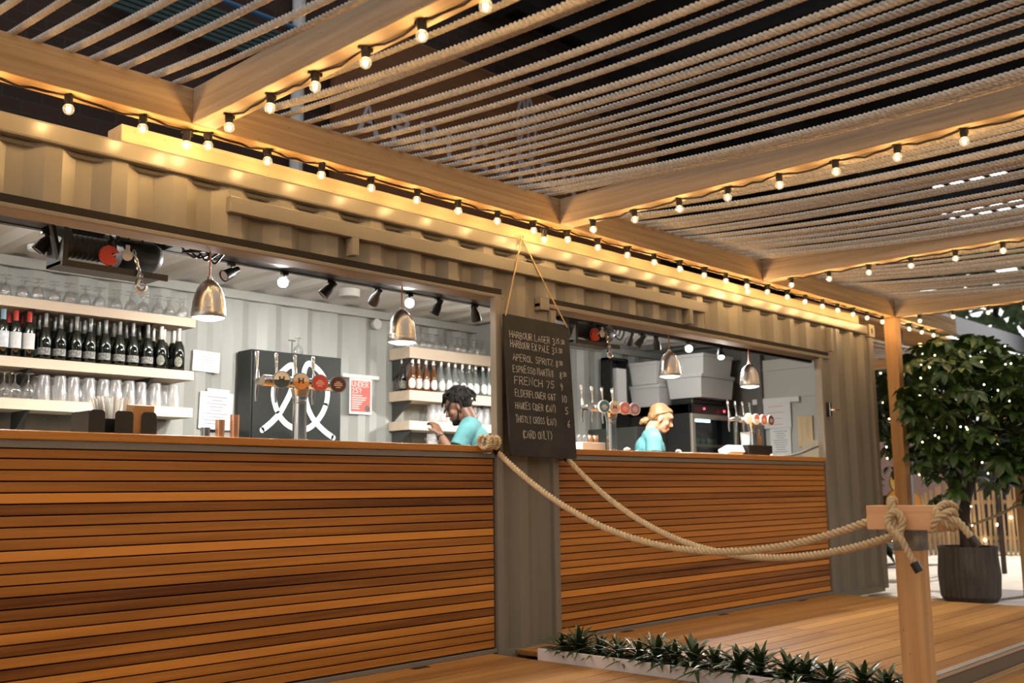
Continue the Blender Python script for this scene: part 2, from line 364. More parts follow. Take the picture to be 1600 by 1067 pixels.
struct(g.obj('trim_8', mat('matt lintel paint', (.22, .2, .165), .75, spec=.2), bevel=.005), 'steel lintels over the two bar openings', 'lintel')
g = G(); g.box(.2, 9.7, .0, .09, -.06, -.001); struct(g.obj('trim_9', PAINT), 'bottom rail of the container', 'container rail')
g = G(); corrsheet(g, .2, 9.66, 2.372, .034, -.03, 2.42)
struct(g.obj('wall_back', PAINT_IN), 'pale corrugated back wall inside the container', 'container wall')
g = G(); g.box(.2, 9.66, 2.33, 2.372, 2.385, 2.45); g.box(6.53, 6.58, 1.75, 2.33, 2.33, 2.45)
struct(g.obj('trim_10', PAINT_IN), 'grey rail under the container ceiling', 'container rail')
g = G(); g.box(6.535, 6.575, 1.75, 2.37, -.03, 2.45); struct(g.obj('wall_inner', PAINT_IN), 'short partition behind the second shelf', 'container wall')
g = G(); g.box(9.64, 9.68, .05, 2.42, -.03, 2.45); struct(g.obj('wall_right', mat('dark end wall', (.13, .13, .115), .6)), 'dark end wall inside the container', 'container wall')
g = G(); g.box(.16, .2, 0, 2.42, -.03, 2.5); struct(g.obj('wall_left', PAINT_IN), 'near end wall of the container', 'container wall')
g = G(); c = corr(.2, 9.68, 2.448, .02)
g.sheet([(x, .0, z) for x, z in c], [(x, 2.42, z) for x, z in c]); g.box(.2, 9.7, .06, 2.42, 2.485, 2.5)
struct(g.obj('ceiling', mat('white ceiling', (.72, .72, .69), .6)), 'white steel ceiling of the container', 'ceiling')
g = G(); g.box(.2, 9.7, .09, 2.42, -.05, .0); struct(g.obj('floor', mat('dark floor', (.06, .055, .05), .7)), 'dark floor behind the bars', 'floor')
g = G(); g.box(.2, 4.45, .004, .09, 2.135, 2.17); g.box(4.82, 8.8, .004, .09, 2.135, 2.17); struct(g.obj('trim_14', DARK), 'dark strip for the shaded gap above the lintels', 'shadow gap')  # dark strip stands in for shade in the gap under the corrugated sheet
# facade fittings
g = G(); g.box(2.53, 6.71, -.028, .012, 2.288, 2.368)
tag(g.obj('box_bar', PAINT, bevel=.004), 'long flat steel bar fixed across the corrugated front', 'steel bar')
for x, z0, z1, l in [(3.285, 2.19, 2.286, 'small square bracket hanging below the steel bar over the long bar'), (6.49, 2.175, 2.286, 'small square bracket below the steel bar over the second opening'), (8.815, 2.18, 2.40, 'narrow bracket beside the end of the second lintel')]:
    g = G(); g.box(x-.022, x+.022, -.04, .02, z0, z1); tag(g.obj('bracket', PAINT, bevel=.004, origin=(x, 0, z0)), l, 'bracket')
t = thing('lock_handle', 'small pale lock handle on the container end wall', 'handle', (8.72, -.02, 1.63))
g = G(); g.box(-.018, .018, -.012, .045, -.06, .07); g.obj('plate', STEEL, t, bevel=.003)
g = G(); g.tube([(0, -.01, 0), (.0, -.04, 0), (.09, -.045, .005)], .011, 8); g.obj('lever', STEEL, t, smooth=40)
# ================================================================== bars
TL = [.45, .5, .48, .42, .95, .28, .5, .48, .4, .92, .5, .62, .45, .14, .25, .5, .86, .34, .7, .18, .78, .5, .55, .62]
TR = [.45, .5, .6, .55, .62, .35, .52, .6, .5, .55, .62, .6, .45, .45, .58, .8, .38, .34, 1., .42, .36, .72, .42, .82]
def bar(name, label, x0, x1, tones, ctop):
    t = thing(name, label, 'bar counter', (0, 0, 0))
    g = G(); z = 1.122
    for k in range(24):
        zt = 1.122 if k == 0 else 1.083-.0459*(k-1)-.003; zb = 1.083-.0459*k+.003
        g.t = tones[k]; g.box(x0+.012, x1-.012, 0, .022, zb, zt)
    o = g.obj('slat_panel', SLAT, t, bevel=.0025)
    g = G(); g.box(x0, x1, .022, .06, -.0, 1.15); g.obj('backing', DARK, t)
    g = G(); g.box(x0, x1, -.004, .05, 1.127, 1.155); g.box(x0, x1, -.012, .05, -.0, .022); g.obj('steel_trim', mat('grey steel trim', (.20, .185, .16), .5), t, bevel=.002)
    g = G(); g.box(x0-.01, x1+.002, -.014, .46, 1.160, 1.198); g.obj('counter_top', COUNTER, t, bevel=.004)
    return t
bar('bar_counter', 'long slatted cedar bar counter under the larger opening, closest to the camera', .6, 4.368, TL, 0)
bar('bar_counter', 'slatted cedar bar counter under the second opening, behind the rope barrier', 4.937, 8.596, TR, 0)
# ================================================================== pergola
t = thing('pergola', 'pine pergola frame with a long beam and rafters strung with ropes', 'pergola', (0, 0, 0)); PERG = t
g = G(); g.box(-1, 11.5, -.21, -.09, 2.6, 2.77); g.obj('long_beam', PINE_X, t, bevel=.006)
g = G(); g.box(-1, 11.5, -4.82, -4.7, 2.6, 2.77); g.obj('long_beam', PINE_X, t, bevel=.006)
for x in (-.34, 2.215, 4.77, 7.288, 9.852):
    g = G(); g.box(x, x+.12, -4.70, -.21, 2.6, 2.77); g.obj('rafter', PINE_Y, t, bevel=.006)
for x, y in ((9.852, -.21), (9.852, -4.82), (-.34, -4.82)):
    g = G(); g.box(x, x+.12, y, y+.12, -.17 if x > 9 else 0, 2.6); g.obj('post', PINE_Z, t, bevel=.006)
g = G(); g.box(1.985, 9.5, .0, .14, 2.516, 2.597)
tag(g.obj('timber_beam', PALEPINE, bevel=.005), 'long squared timber lying on top of the container rail', 'timber beam')
# overhead ropes
RM = []
for v in range(4):
    pts = [(.012*math.sin(v*2+s*.13), -.13-4.65*s/40, -.115*(1-((s/40-.5)*2)**2)) for s in range(41)]
    pts = [(p[0]*(1-((s/40-.5)*2)**2), p[1], p[2]) for s, p in enumerate(pts)]
    RM.append(twist(pts, .0155, .07, 6, .008, v).mesh('overhead_rope', ROPE, 60))
def hang(x, label, group, z=2.785):
    o = bpy.data.objects.new('overhead_rope', R.choice(RM)); COL.objects.link(o); o.location = (x, R.uniform(-.03, .02), z); o.scale = (1, 1, R.uniform(.75, 1.3))
    return tag(o, label, 'rope', group)
for names, x0, x1, ref in (('nearest', .80, 2.16, 'before the first rafter'), ('second', 2.375, 4.74, 'after the first rafter'), ('third', 4.925, 7.26, 'after the second rafter'), ('farthest', 7.445, 9.82, 'after the third rafter')):
    n = int((x1-x0)/.1215)+1
    for k in range(n):
        hang(x0+k*.1215+R.uniform(-.022, .022), f'{ORD[k]} rope strung overhead in the {names} pergola bay {ref}', f'ropes over the {names} bay')
# ropes of the roof beyond the container end, running the other way
pts = [(9.95+4.5*s/30, 0, -.1*(1-((s/30-.5)*2)**2)) for s in range(31)]
far = twist(pts, .018, .12, 5, .03).mesh('overhead_rope', ROPE, 60)
for k in range(22):
    o = bpy.data.objects.new('overhead_rope', far); COL.objects.link(o); o.location = (0, .95+k*.15+R.uniform(-.02, .02), 2.8)
    tag(o, f'{ORD[k]} rope of the far roof beyond the container end', 'rope', 'ropes of the far roof')
t = thing('far_pergola', 'far pine frame carrying ropes beyond the container end', 'pergola')
for x in (9.9, 14.4): g = G(); g.box(x, x+.1, .85, 4.2, 2.64, 2.78); g.obj('cross_beam', PINE_Y, t)
g = G(); g.box(9.9, 14.5, 4.1, 4.2, 2.64, 2.78); g.obj('side_beam', PINE_X, t)
g = boards(9.9, 14.5, .85, 4.2, 2.95, .14, 'X', seed=12); g.obj('roof_boards', DECK, t)
for x, y in ((14.4, 4.1), (14.4, .85), (10.4, 4.1)): g = G(); g.box(x, x+.1, y, y+.1, -.17, 2.64); g.obj('post', PINE_Z, t)
# festoon lights
FIL = emis('lamp filament', (1, .80, .50), FILAMENT)
BULBGLASS = glass('bulb glass', (1, .97, .9), .05, .55, .02, (1, .72, .36), .25)
def bulbmesh():
    g = G(); prof = [(.0001, -.0242), (.009, -.0228), (.017, -.0175), (.022, -.0095), (.0238, 0), (.022, .0095), (.0175, .0155), (.0145, .019)]
    g.openlathe(prof, seg=14); g.slot = 1; g.ball((0, 0, -.004), (.0095, .0095, .012), 8, 6); return g.mesh('bulb', [BULBGLASS, FIL], 60)
BM = bulbmesh()
g = G(); g.lathe([(.0165, .0165), (.0165, .028), (.0185, .030), (.0185, .062), (.021, .064), (.021, .071), (.016, .074)], seg=12); g.box(-.026, .026, -.009, .009, .062, .070); g.box(.018, .029, -.006, .006, .046, .064); g.box(-.029, -.018, -.006, .006, .052, .068)
HM = g.mesh('lamp_holder', BLACK, 40)
def festoon(label, pos, zb=2.54, power=1., dz=None, far=False):
    t = thing('festoon_string', label, 'string lights', pos[0])
    cab = [V(p)+V((0, 0, .058)) for p in pos]; o0 = V(pos[0]); pts = []
    for a, b in zip(cab, cab[1:]):
        for k in range(6): u = k/6; p = a.lerp(b, u); p.z -= .05*u*(1-u)*R.uniform(.4, 1.6); p += V((.012*math.sin(u*PI), .008*math.sin(u*PI), 0)); pts.append(p-o0)
    pts.append(cab[-1]-o0); g = G(); g.tube(pts, .0032, 5); g.tube([p+V((.004, .004, .007)) for p in pts], .0028, 5); g.obj('cable', BLACK, t, smooth=60)
    for k, p in enumerate(pos):
        h = bpy.data.objects.new('lamp_holder', HM); COL.objects.link(h); h.parent = t; h.location = V(p)-o0; h.rotation_euler = (R.uniform(-.05, .05), R.uniform(-.05, .05), R.choice((0, PI/2))+R.uniform(-.3, .3))
        b = bpy.data.objects.new('bulb', BM); COL.objects.link(b); b.parent = h
        light('POINT', 'bulb_light', V(p)-o0+V((0, 0, -.004)), BULB_W*power, WARM, t, .013)
    return t
fx = [1.684-.322*k for k in range(5, 0, -1)]+[1.684, 2.012, 2.333, 2.654, 2.973, 3.297, 3.618, 3.937, 4.26, 4.585]+[4.913, 5.224, 5.549, 5.866, 6.187, 6.511, 6.819, 7.13, 7.458, 7.791, 8.106, 8.429, 8.728, 9.042, 9.344, 9.69]
festoon('string of round bulbs under the long beam above the container front', [(x, -.15, 2.54) for x in fx])
festoon('string of round bulbs continuing beyond the pergola corner post', [(10.02+.32*k, -.15, 2.54) for k in range(4)])
for x, l, n in ((2.275, 'first rafter, nearest the camera', 14), (4.83, 'second rafter, above the chalkboard', 14), (7.348, 'third rafter from the camera', 14), (9.912, 'fourth rafter by the corner post', 14)):
    festoon(f'string of round bulbs under the {l}', [(x, -.43-.322*k, 2.54) for k in range(n)])
for p, l in (((2.229, -.14, 2.519), 'lone hanging bulb at the foot of the first rafter'), ((4.694, -.14, 2.503), 'lone hanging bulb at the foot of the second rafter'), ((7.161, -.14, 2.504), 'lone hanging bulb at the foot of the third rafter')):
    t = thing('hanging_lamp', l, 'lamp', p)
    h = bpy.data.objects.new('lamp_holder', HM); COL.objects.link(h); h.parent = t
    b = bpy.data.objects.new('bulb', BM); COL.objects.link(b); b.parent = h
    g = G(); g.tube([(0, 0, .07), (.01, 0, .085), (.03, -.005, .075), (.07, -.008, .09)], .003, 5); g.obj('cable', BLACK, t)
    light('POINT', 'bulb_light', (0, 0, -.004), BULB_W, WARM, t, .013)
festoon('string of round bulbs along the rear beam of the pergola', [(-.9+.322*k, -4.76, 2.54) for k in range(33)])
festoon('string of round bulbs under the rafter before the nearest bay', [(-.28, -.43-.322*k, 2.54) for k in range(14)])
festoon('string of round bulbs under the far roof beyond the container', [(10.4+.6*k, 1.9+.05*k, 2.6) for k in range(7)], power=1.6)
# ================================================================== stroke lettering
SF = {'A': '0,0 .5,1 1,0;.2,.4 .8,.4', 'B': '0,0 0,1 .7,1 .8,.8 .6,.55 0,.52;.6,.55 .9,.3 .75,0 0,0', 'C': '.95,.85 .6,1 .15,.8 .02,.45 .2,.1 .6,0 .95,.15', 'D': '0,0 0,1 .6,.95 .95,.55 .7,.1 0,0',
 'E': '.9,1 0,1 0,0 .9,0;0,.52 .7,.52', 'F': '.9,1 0,1 0,0;0,.52 .7,.52', 'G': '.95,.85 .55,1 .1,.75 .05,.3 .5,0 .95,.2 .95,.5 .6,.5', 'H': '0,0 0,1;1,0 1,1;0,.5 1,.5', 'I': '.15,0 .15,1', 'K': '0,0 0,1;.9,1 0,.45 .95,0',
 'L': '0,1 0,0 .85,0', 'M': '0,0 .1,1 .5,.4 .9,1 1,0', 'N': '0,0 0,1 .95,0 .95,1', 'O': '.5,1 .1,.8 0,.45 .2,.1 .5,0 .85,.15 1,.5 .85,.85 .5,1', 'P': '0,0 0,1 .7,1 .9,.78 .7,.52 0,.5', 'R': '0,0 0,1 .7,1 .9,.78 .7,.52 0,.5;.4,.5 .95,0',
 'S': '.9,.88 .5,1 .1,.8 .3,.58 .75,.42 .9,.2 .5,0 .05,.12', 'T': '0,1 1,1;.5,1 .5,0', 'U': '0,1 .05,.2 .5,0 .9,.2 .95,1', 'V': '0,1 .5,0 1,1', 'W': '0,1 .25,0 .5,.6 .75,0 1,1', 'X': '0,0 .95,1;0,1 .95,0', 'Y': '0,1 .5,.5 1,1;.5,.5 .5,0', 'Z': '0,1 .95,1 0,0 1,0',
 '0': '.5,1 .1,.8 .1,.2 .5,0 .9,.2 .9,.8 .5,1', '1': '.15,0 .15,1', '2': '.1,.8 .5,1 .9,.75 0,0 .95,0', '3': '.1,.95 .6,1 .85,.75 .4,.55 .9,.3 .5,0 .05,.1', '5': '.9,1 .2,1 .1,.55 .6,.6 .9,.3 .5,0 .05,.1', '6': '.8,1 .2,.5 .15,.15 .5,0 .85,.2 .6,.48 .2,.35',
 '7': '.05,1 .95,1 .35,0', '8': '.5,.55 .15,.78 .5,1 .85,.78 .5,.55 .1,.25 .5,0 .9,.25 .5,.55', '9': '.85,.65 .5,.45 .15,.7 .5,1 .85,.75 .8,.3 .55,0', '&': '.95,0 .2,.8 .5,1 .7,.8 .05,.25 .35,0 .95,.45', '(': '.7,1.1 .3,.75 .3,.25 .7,-.1', ')': '.3,1.1 .7,.75 .7,.25 .3,-.1', '/': '.1,-.1 .8,1.1', '?': '.1,.8 .5,1 .9,.75 .5,.5 .5,.3;.5,.05 .5,0', '.': '.5,0 .5,.06'}
def lettering(g, txt, h, wd, place, gap=.35, wt=.1, jit=0., th=.0):
    "strokes of each letter as flat ribbons; place(u, v, d) gives the point on the board"
    rr = random.Random(hash(txt) % 1000 if False else len(txt)*7+ord(txt[0])); u = 0.
    for ch in txt:
        if ch == ' ': u += wd*.8; continue
        hh = h*(1+jit*rr.uniform(-.9, .5)); dv = jit*h*rr.uniform(-.35, .35); sh = jit*rr.uniform(-.2, .35)
        for st in SF[ch].split(';'):
            P = [tuple(float(a) for a in q.split(',')) for q in st.split()]; P = [(u+(x+sh*y)*wd, y*hh+dv) for x, y in P]
            n = len(P)
            L_, R_ = [], []
            for i in range(n):
                a = P[max(i-1, 0)]; b = P[min(i+1, n-1)]; dx, dy = b[0]-a[0], b[1]-a[1]; l = math.hypot(dx, dy) or 1; q = wt*h/2
                ex, ey = (dx/l*q*.8 if i == n-1 else -dx/l*q*.8 if i == 0 else 0), (dy/l*q*.8 if i == n-1 else -dy/l*q*.8 if i == 0 else 0)
                L_.append((P[i][0]+ex-dy/l*q, P[i][1]+ey+dx/l*q)); R_.append((P[i][0]+ex+dy/l*q, P[i][1]+ey-dx/l*q))
            if th:
                g.sheet([place(x, y, th) for x, y in L_], [place(x, y, th) for x, y in R_]); g.sheet([place(x, y, 0) for x, y in L_], [place(x, y, th) for x, y in L_]); g.sheet([place(x, y, th) for x, y in R_], [place(x, y, 0) for x, y in R_])
            else: g.sheet([place(x, y, 0) for x, y in L_], [place(x, y, 0) for x, y in R_])
        u += wd*((.3 if ch in 'I1(' else 1.) + gap)
    return u
def ribbon(g, pts, wd, place):
    n = len(pts); L_, R_ = [], []
    for i in range(n):
        a = pts[max(i-1, 0)]; b = pts[min(i+1, n-1)]; dx, dy = b[0]-a[0], b[1]-a[1]; l = math.hypot(dx, dy) or 1
        L_.append(place(pts[i][0]-dy/l*wd/2, pts[i][1]+dx/l*wd/2)); R_.append(place(pts[i][0]+dy/l*wd/2, pts[i][1]-dx/l*wd/2))
    g.sheet(L_, R_)
    for c in (pts[0], pts[-1]):
        k = 12; g.add([place(c[0]+wd/2*math.cos(2*PI*j/k), c[1]+wd/2*math.sin(2*PI*j/k)) for j in range(k)], [tuple(range(k))])
# ================================================================== shelves
def shelf(label, x0, x1, zt, zb, brk):
    t = thing('wall_shelf', label, 'shelf', (x0, 2.1, zt))
    g = G(); g.box(0, x1-x0, 0, .268, zb-zt, 0); g.obj('board', SHELFWOOD, t, bevel=.002)
    for bx in brk:
        g = G(); g.prism([(.02, zb-zt), (.262, zb-zt), (.262, zb-zt-.17)], lambda u, v, d: (d, u, v), bx, bx+.02); g.obj('bracket', mat('dark bracket', (.05, .05, .045), .6), t)
    return t
for l, zt, zb in (('top pale shelf on the back wall nearest the camera, holding upturned wine glasses', 2.146, 2.083), ('middle pale shelf nearest the camera, holding dark bottles', 1.777, 1.714), ('lowest pale shelf nearest the camera, holding tumblers', 1.523, 1.456)):
    shelf(l, 1.15, 3.548, zt, zb, (.3, 1.3, 2.1))
for l, zt, zb in (('top pale shelf behind the bartender in dreadlocks, under upturned glasses', 2.139, 2.045), ('middle pale shelf behind the bartender in dreadlocks, lined with bottles', 1.774, 1.69), ('lowest pale shelf behind the bartender in dreadlocks, with tumblers', 1.519, 1.445)):
    shelf(l, 5.505, 6.53, zt, zb, (.03, .9))
# ================================================================== glassware
CLEAR = glass('clear glass', (.96, .97, .97), .16, .9, .06, body=.05)
FROST = glass('pale tumbler glass', (.96, .97, .97), .16, .8, .1, body=.2)
g = G(); g.openlathe([(.030, 0), (.0365, .022), (.037, .04), (.030, .062), (.014, .077), (.005, .085), (.004, .125), (.010, .131), (.033, .135), (.033, .138)], seg=14)
wg = g.obj('wine_glass', CLEAR, smooth=50); WG = wg.data
g = G(); g.openlathe([(.036, 0), (.043, .03), (.042, .055), (.030, .08), (.010, .095), (.0045, .105), (.004, .148), (.012, .154), (.036, .158), (.036, .161)], seg=14); WG2 = g.mesh('wine_glass', CLEAR, 50)
g = G(); g.openlathe([(.041, 0), (.040, .03), (.034, .15), (.031, .158), (.0, .158)], seg=16); g.openlathe([(.031, .140), (.0, .140)], seg=16); TUM = g.mesh('tumbler', FROST, 50)
bpy.data.objects.remove(wg)
def put(name, me, loc, label, cat, group=None, rz=0, sc=None):
    o = bpy.data.objects.new(name, me); COL.objects.link(o); o.location = loc; o.rotation_euler.z = rz
    if sc: o.scale = sc
    return tag(o, label, cat, group)
for k, px in enumerate((-14, 7, 34, 57, 84, 107, 132, 155, 182, 203, 224, 246, 265, 285)):
    x = at(px, 460, 2.165).x
    put('wine_glass', WG, (x, 2.155+R.uniform(-.012, .012), 2.1465), f'{ORD[k]} upturned wine glass in the front row of the top shelf nearest the camera', 'wine glass', 'front row of upturned wine glasses')
    put('wine_glass', WG, (x+.045+R.uniform(-.01, .01), 2.262, 2.1465), f'{ORD[k]} upturned wine glass in the rear row of the top shelf nearest the camera', 'wine glass', 'rear row of upturned wine glasses')
for k in range(11):
    x = 5.60+.083*k
    put('wine_glass', WG, (x, 2.155+R.uniform(-.01, .01), 2.1395), f'{ORD[k]} upturned wine glass in the front row above the bartender in dreadlocks', 'wine glass', 'front glasses above the bartender')
    put('wine_glass', WG, (x+.03, 2.265, 2.1395), f'{ORD[k]} upturned wine glass in the rear row above the bartender in dreadlocks', 'wine glass', 'rear glasses above the bartender')
for k, (px, y) in enumerate(((-12, 2.16), (5, 2.16), (22, 2.16), (43, 2.16), (13, 2.26), (33, 2.26))):
    put('wine_glass', WG2, (at(px, 620, y).x, y, 1.5235), f'{ORD[k]} large upturned wine glass on the lowest shelf nearest the camera', 'wine glass', 'large glasses on the lowest shelf')
for k, px in enumerate((67, 91, 113, 137, 160, 178, 199, 220, 243, 270)):
    put('tumbler', TUM, (at(px, 620, 2.165).x, 2.155+R.uniform(-.01, .015), 1.5235), f'{ORD[k]} upturned tumbler in the front row of the lowest shelf nearest the camera', 'glass', 'front row of tumblers')
for k, px in enumerate((56, 78, 100, 122, 143, 166, 186, 232, 257)):
    put('tumbler', TUM, (at(px, 620, 2.26).x, 2.262, 1.5235), f'{ORD[k]} upturned tumbler in the rear row of the lowest shelf nearest the camera', 'glass', 'rear row of tumblers')
for k, px in enumerate((674, 683, 692, 701, 739, 749, 759, 768)):
    put('tumbler', TUM, (at(px, 650, 2.2).x, 2.2, 1.5195), f'{ORD[k]} tall tumbler on the lowest shelf behind the bartender in dreadlocks', 'glass', 'tumblers behind the bartender')
# ================================================================== bottles
DKGLASS = mat('dark bottle glass', (.006, .009, .006), .06, spec=.7, coat=.6)
def bottle(name, prof, zl, label, cat, glassm, foil, lab, foilm, labm, h, loc, group=None, round_=False):
    t = thing(name, label, cat, loc, R.uniform(-.25, .25)-.5, group)
    g = G(); g.lathe(prof, seg=18); g.obj('glass_body', glassm, t, smooth=50)
    r = prof[2][0]+.0006
    if foil: g = G(); g.lathe(foil, seg=14); g.obj('foil', foilm, t, smooth=50)
    if lab:
        g = G(); n = 12; a0, a1 = (-1.25, 1.25)
        if round_:
            c = (lab[0]+lab[1])/2; q = (lab[1]-lab[0])/2; rows = []
            for k in range(11):
                h = -math.cos(PI*k/10); hw = .8*q*math.sqrt(max(0, 1-h*h))/r; rows.append([(r*math.sin(hw*(2*j/8-1)), -r*math.cos(hw*(2*j/8-1)), c+q*h) for j in range(9)])
            for A_, B_ in zip(rows, rows[1:]): g.sheet(A_, B_)
        else:
            A = [(r*math.sin(a0+(a1-a0)*k/n), -r*math.cos(a0+(a1-a0)*k/n), lab[0]) for k in range(n+1)]; g.sheet(A, [(x, y, lab[1]) for x, y, z in A])
        g.obj('paper_label', labm, t, smooth=60)
    return t
CH = [(.0, 0), (.036, 0), (.0425, .006), (.0425, .13), (.037, .165), (.022, .205), (.0155, .23), (.0145, .283), (.0155, .286), (.0155, .296), (.0, .297)]
CHF = [(.0226, .206), (.0160, .232), (.0152, .283), (.0162, .286), (.0162, .297), (.0, .2985)]
WN = [(.0, 0), (.034, 0), (.0375, .005), (.0375, .19), (.032, .21), (.0155, .228), (.0145, .30), (.0155, .302), (.0, .303)]
WN = [(r, z*.97) for r, z in WN]; WNF = [(.0160, .228), (.0152, .29), (.0162, .292), (.0, .2955)]
FD = mat('dark silver foil', (.20, .20, .19), .28, .85); FP = mat('pale gold foil', (.74, .70, .58), .3, .7); FR = mat('red capsule', (.55, .035, .02), .4); FB = mat('blue capsule', (.25, .42, .55), .4)
LG = mat('grey printed label', (.26, .26, .25), .6, var=.55, vscale=(90, 90, 70)); LW = mat('white wine label', (.78, .79, .80), .7, var=.05, vscale=(60, 60, 60)); LC = mat('crest label', (.22, .22, .18), .5, var=.7, vscale=(80, 80, 80))
LBU = mat('white label with blue print', (.70, .74, .80), .7, var=.25, vscale=(25, 25, 25))
bz = 1.7775
cp = bottle('sparkling_wine_bottle', CH, 0, 'x', 'bottle', DKGLASS, CHF, (.03, .075), FD, LG, .297, (0, 0, 0))
cp2 = bottle('sparkling_wine_bottle', CH, 0, 'x', 'bottle', DKGLASS, CHF, (.025, .095), FP, LC, .297, (0, 0, 0), round_=True)
wp = bottle('wine_bottle', WN, 0, 'x', 'bottle', DKGLASS, WNF, (.055, .155), FR, LW, .3, (0, 0, 0))
wb = bottle('wine_bottle', WN, 0, 'x', 'bottle', DKGLASS, WNF, (.055, .155), FB, LBU, .3, (0, 0, 0))
used = set()
def place(p, loc, label, group, rz=None):
    rz = R.uniform(-.2, .2)-.5 if rz is None else rz
    if p.name not in used: used.add(p.name); p.location = loc; p.rotation_euler.z = rz; p['label'] = label; p['group'] = group; return p
    return dup(p, loc, rz, label, group)
place(wb, (at(4, 520, 2.16).x, 2.16, bz), 'wine bottle with a blue capsule and blue-printed label on the middle shelf', 'wine bottles on the middle shelf')
for k, (px, y, l) in enumerate(((24, 2.16, 'wine bottle with red capsule and white label beside the blue-capped one'), (45, 2.16, 'wine bottle with red capsule and white label beside the sparkling bottles'), (13, 2.27, 'red-capped wine bottle standing behind the blue-capped one'), (36, 2.27, 'red-capped wine bottle standing behind the two white labels'))):
    place(wp, (at(px, 520, y).x, y, bz), l, 'wine bottles on the middle shelf')
for k, px in enumerate((70.5, 94.3, 119, 141, 165, 187, 208, 231)):
    place(cp, (at(px, 520, 2.165).x, 2.165, bz), f'{ORD[k]} dark sparkling wine bottle with grey label in the front row after the red caps', 'front row of dark sparkling bottles')
for k, px in enumerate((60, 85, 110, 131, 154, 177, 197, 218)):
    place(cp, (at(px, 520, 2.27).x, 2.27, bz), f'{ORD[k]} dark sparkling wine bottle in the rear row of the middle shelf', 'rear row of dark sparkling bottles')
for px, y, l in ((252, 2.165, 'sparkling bottle with pale gold foil, second from the middle shelf end'), (279.5, 2.165, 'sparkling bottle with pale gold foil at the middle shelf end'), (239, 2.27, 'pale-foiled sparkling bottle in the rear row, third from the shelf end'), (256, 2.27, 'pale-foiled sparkling bottle in the rear row, second from the shelf end'), (271, 2.27, 'pale-foiled sparkling bottle in the rear row at the shelf end')):
    place(cp2, (at(px, 530, y).x, y, bz), l, 'pale-foiled sparkling bottles')
SP = [(.0, 0), (.033, 0), (.037, .006), (.037, .10), (.034, .13), (.022, .17), (.0145, .20), (.0135, .255), (.0145, .26), (.0145, .285), (.0, .286)]
SPF = [(.0150, .235), (.0150, .287), (.0, .2875)]
CLB = glass('clear bottle glass', (.90, .93, .92), .12, .85, .05, body=.12, bodycol=(.8, .85, .85)); AMB = glass('amber bottle glass', (.62, .27, .03), .10, .7, .05, body=.25, bodycol=(.35, .13, .01))
FSV = mat('silver cap', (.65, .64, .60), .3, .8)
LO = mat('white oval label', (.80, .80, .77), .7)
sc_ = bottle('spirit_bottle', SP, 0, 'x', 'bottle', CLB, SPF, (.018, .105), FSV, LO, .29, (0, 0, 0), round_=True)
sa = bottle('spirit_bottle', SP, 0, 'x', 'bottle', AMB, SPF, (.018, .105), FSV, LO, .29, (0, 0, 0), round_=True)
sd = bottle('spirit_bottle', SP, 0, 'x', 'bottle', DKGLASS, SPF, (.02, .085), FSV, LC, .29, (0, 0, 0))
zb_ = 1.7745
for k, (px, y) in enumerate(((626, 2.24), (634.5, 2.24))):
    place(sd, (max(5.545, at(px, 580, y).x), y+.07*k, zb_), ('dark bottle at the open end of the shelf behind the dreadlocked bartender', 'dark bottle behind the shelf-end one, above the dreadlocked bartender')[k], 'dark spirit bottles')
for k, px in enumerate((639.5, 649.5, 661, 672.5)):
    place(sa, (at(px, 590, 2.15).x+.03, 2.15, zb_), f'{ORD[k]} amber bottle with white label on the shelf behind the dreadlocked bartender', 'amber spirit bottles')
for k, px in enumerate((685, 696.7, 707, 718.4, 729.3, 739.2, 750.8, 760.2, 770.8)):
    place(sc_, (at(px, 600, 2.15).x+.03, 2.15, zb_), f'{ORD[k]} clear bottle with white label in the front row behind the dreadlocked bartender', 'front row of clear bottles')
for k in range(8):
    place(sc_, (5.92+.078*k, 2.26, zb_), f'{ORD[k]} clear bottle in the rear row behind the dreadlocked bartender', 'rear row of clear bottles')
# ================================================================== lamps inside
PEND = emis('pendant diffuser', (1, .93, .80), 9)
for k, (x, l) in enumerate(((2.563, 'brushed metal pendant lamp nearest the camera'), (3.811, 'brushed metal pendant lamp before the second set of shelves'), (5.18, 'brushed metal pendant lamp half hidden behind the chalkboard'), (6.52, 'brushed metal pendant lamp above the bartender with tied-back hair'), (7.71, 'brushed metal pendant lamp nearest the container end'))):
    if k == 0:
        t = thing('pendant_lamp', l, 'pendant lamp', (x*.9822, .12, 1.779)); P0 = t
        g = G(); g.openlathe([(.076, .008), (.080, .0), (.0845, .012), (.083, .030), (.081, .036), (.0825, .042), (.080, .048), (.078, .075), (.070, .115), (.056, .150), (.034, .178), (.014, .190), (.012, .205), (.0, .206)], seg=28); g.obj('lamp_shade', BRUSHED, t, smooth=40)
        g = G(); g.lathe([(.0, -.014), (.04, -.010), (.072, .0), (.0775, .006), (.074, .02), (.0, .022)], seg=24); g.obj('diffuser', PEND, t)
        g = G(); g.tube([(0, 0, .2), (0, 0, .332)], .0045, 6); g.obj('cord', mat('copper red cord', (.42, .14, .06), .5), t)
    else: t = dup(P0, (x*.9822, .12, 1.779), 0, l)
    light('SPOT', 'pendant_light', (x*.9822, .12, 1.758), PEND_W, COOL, None, .05, (0, 0, 0), spot_size=2.75, spot_blend=.6)
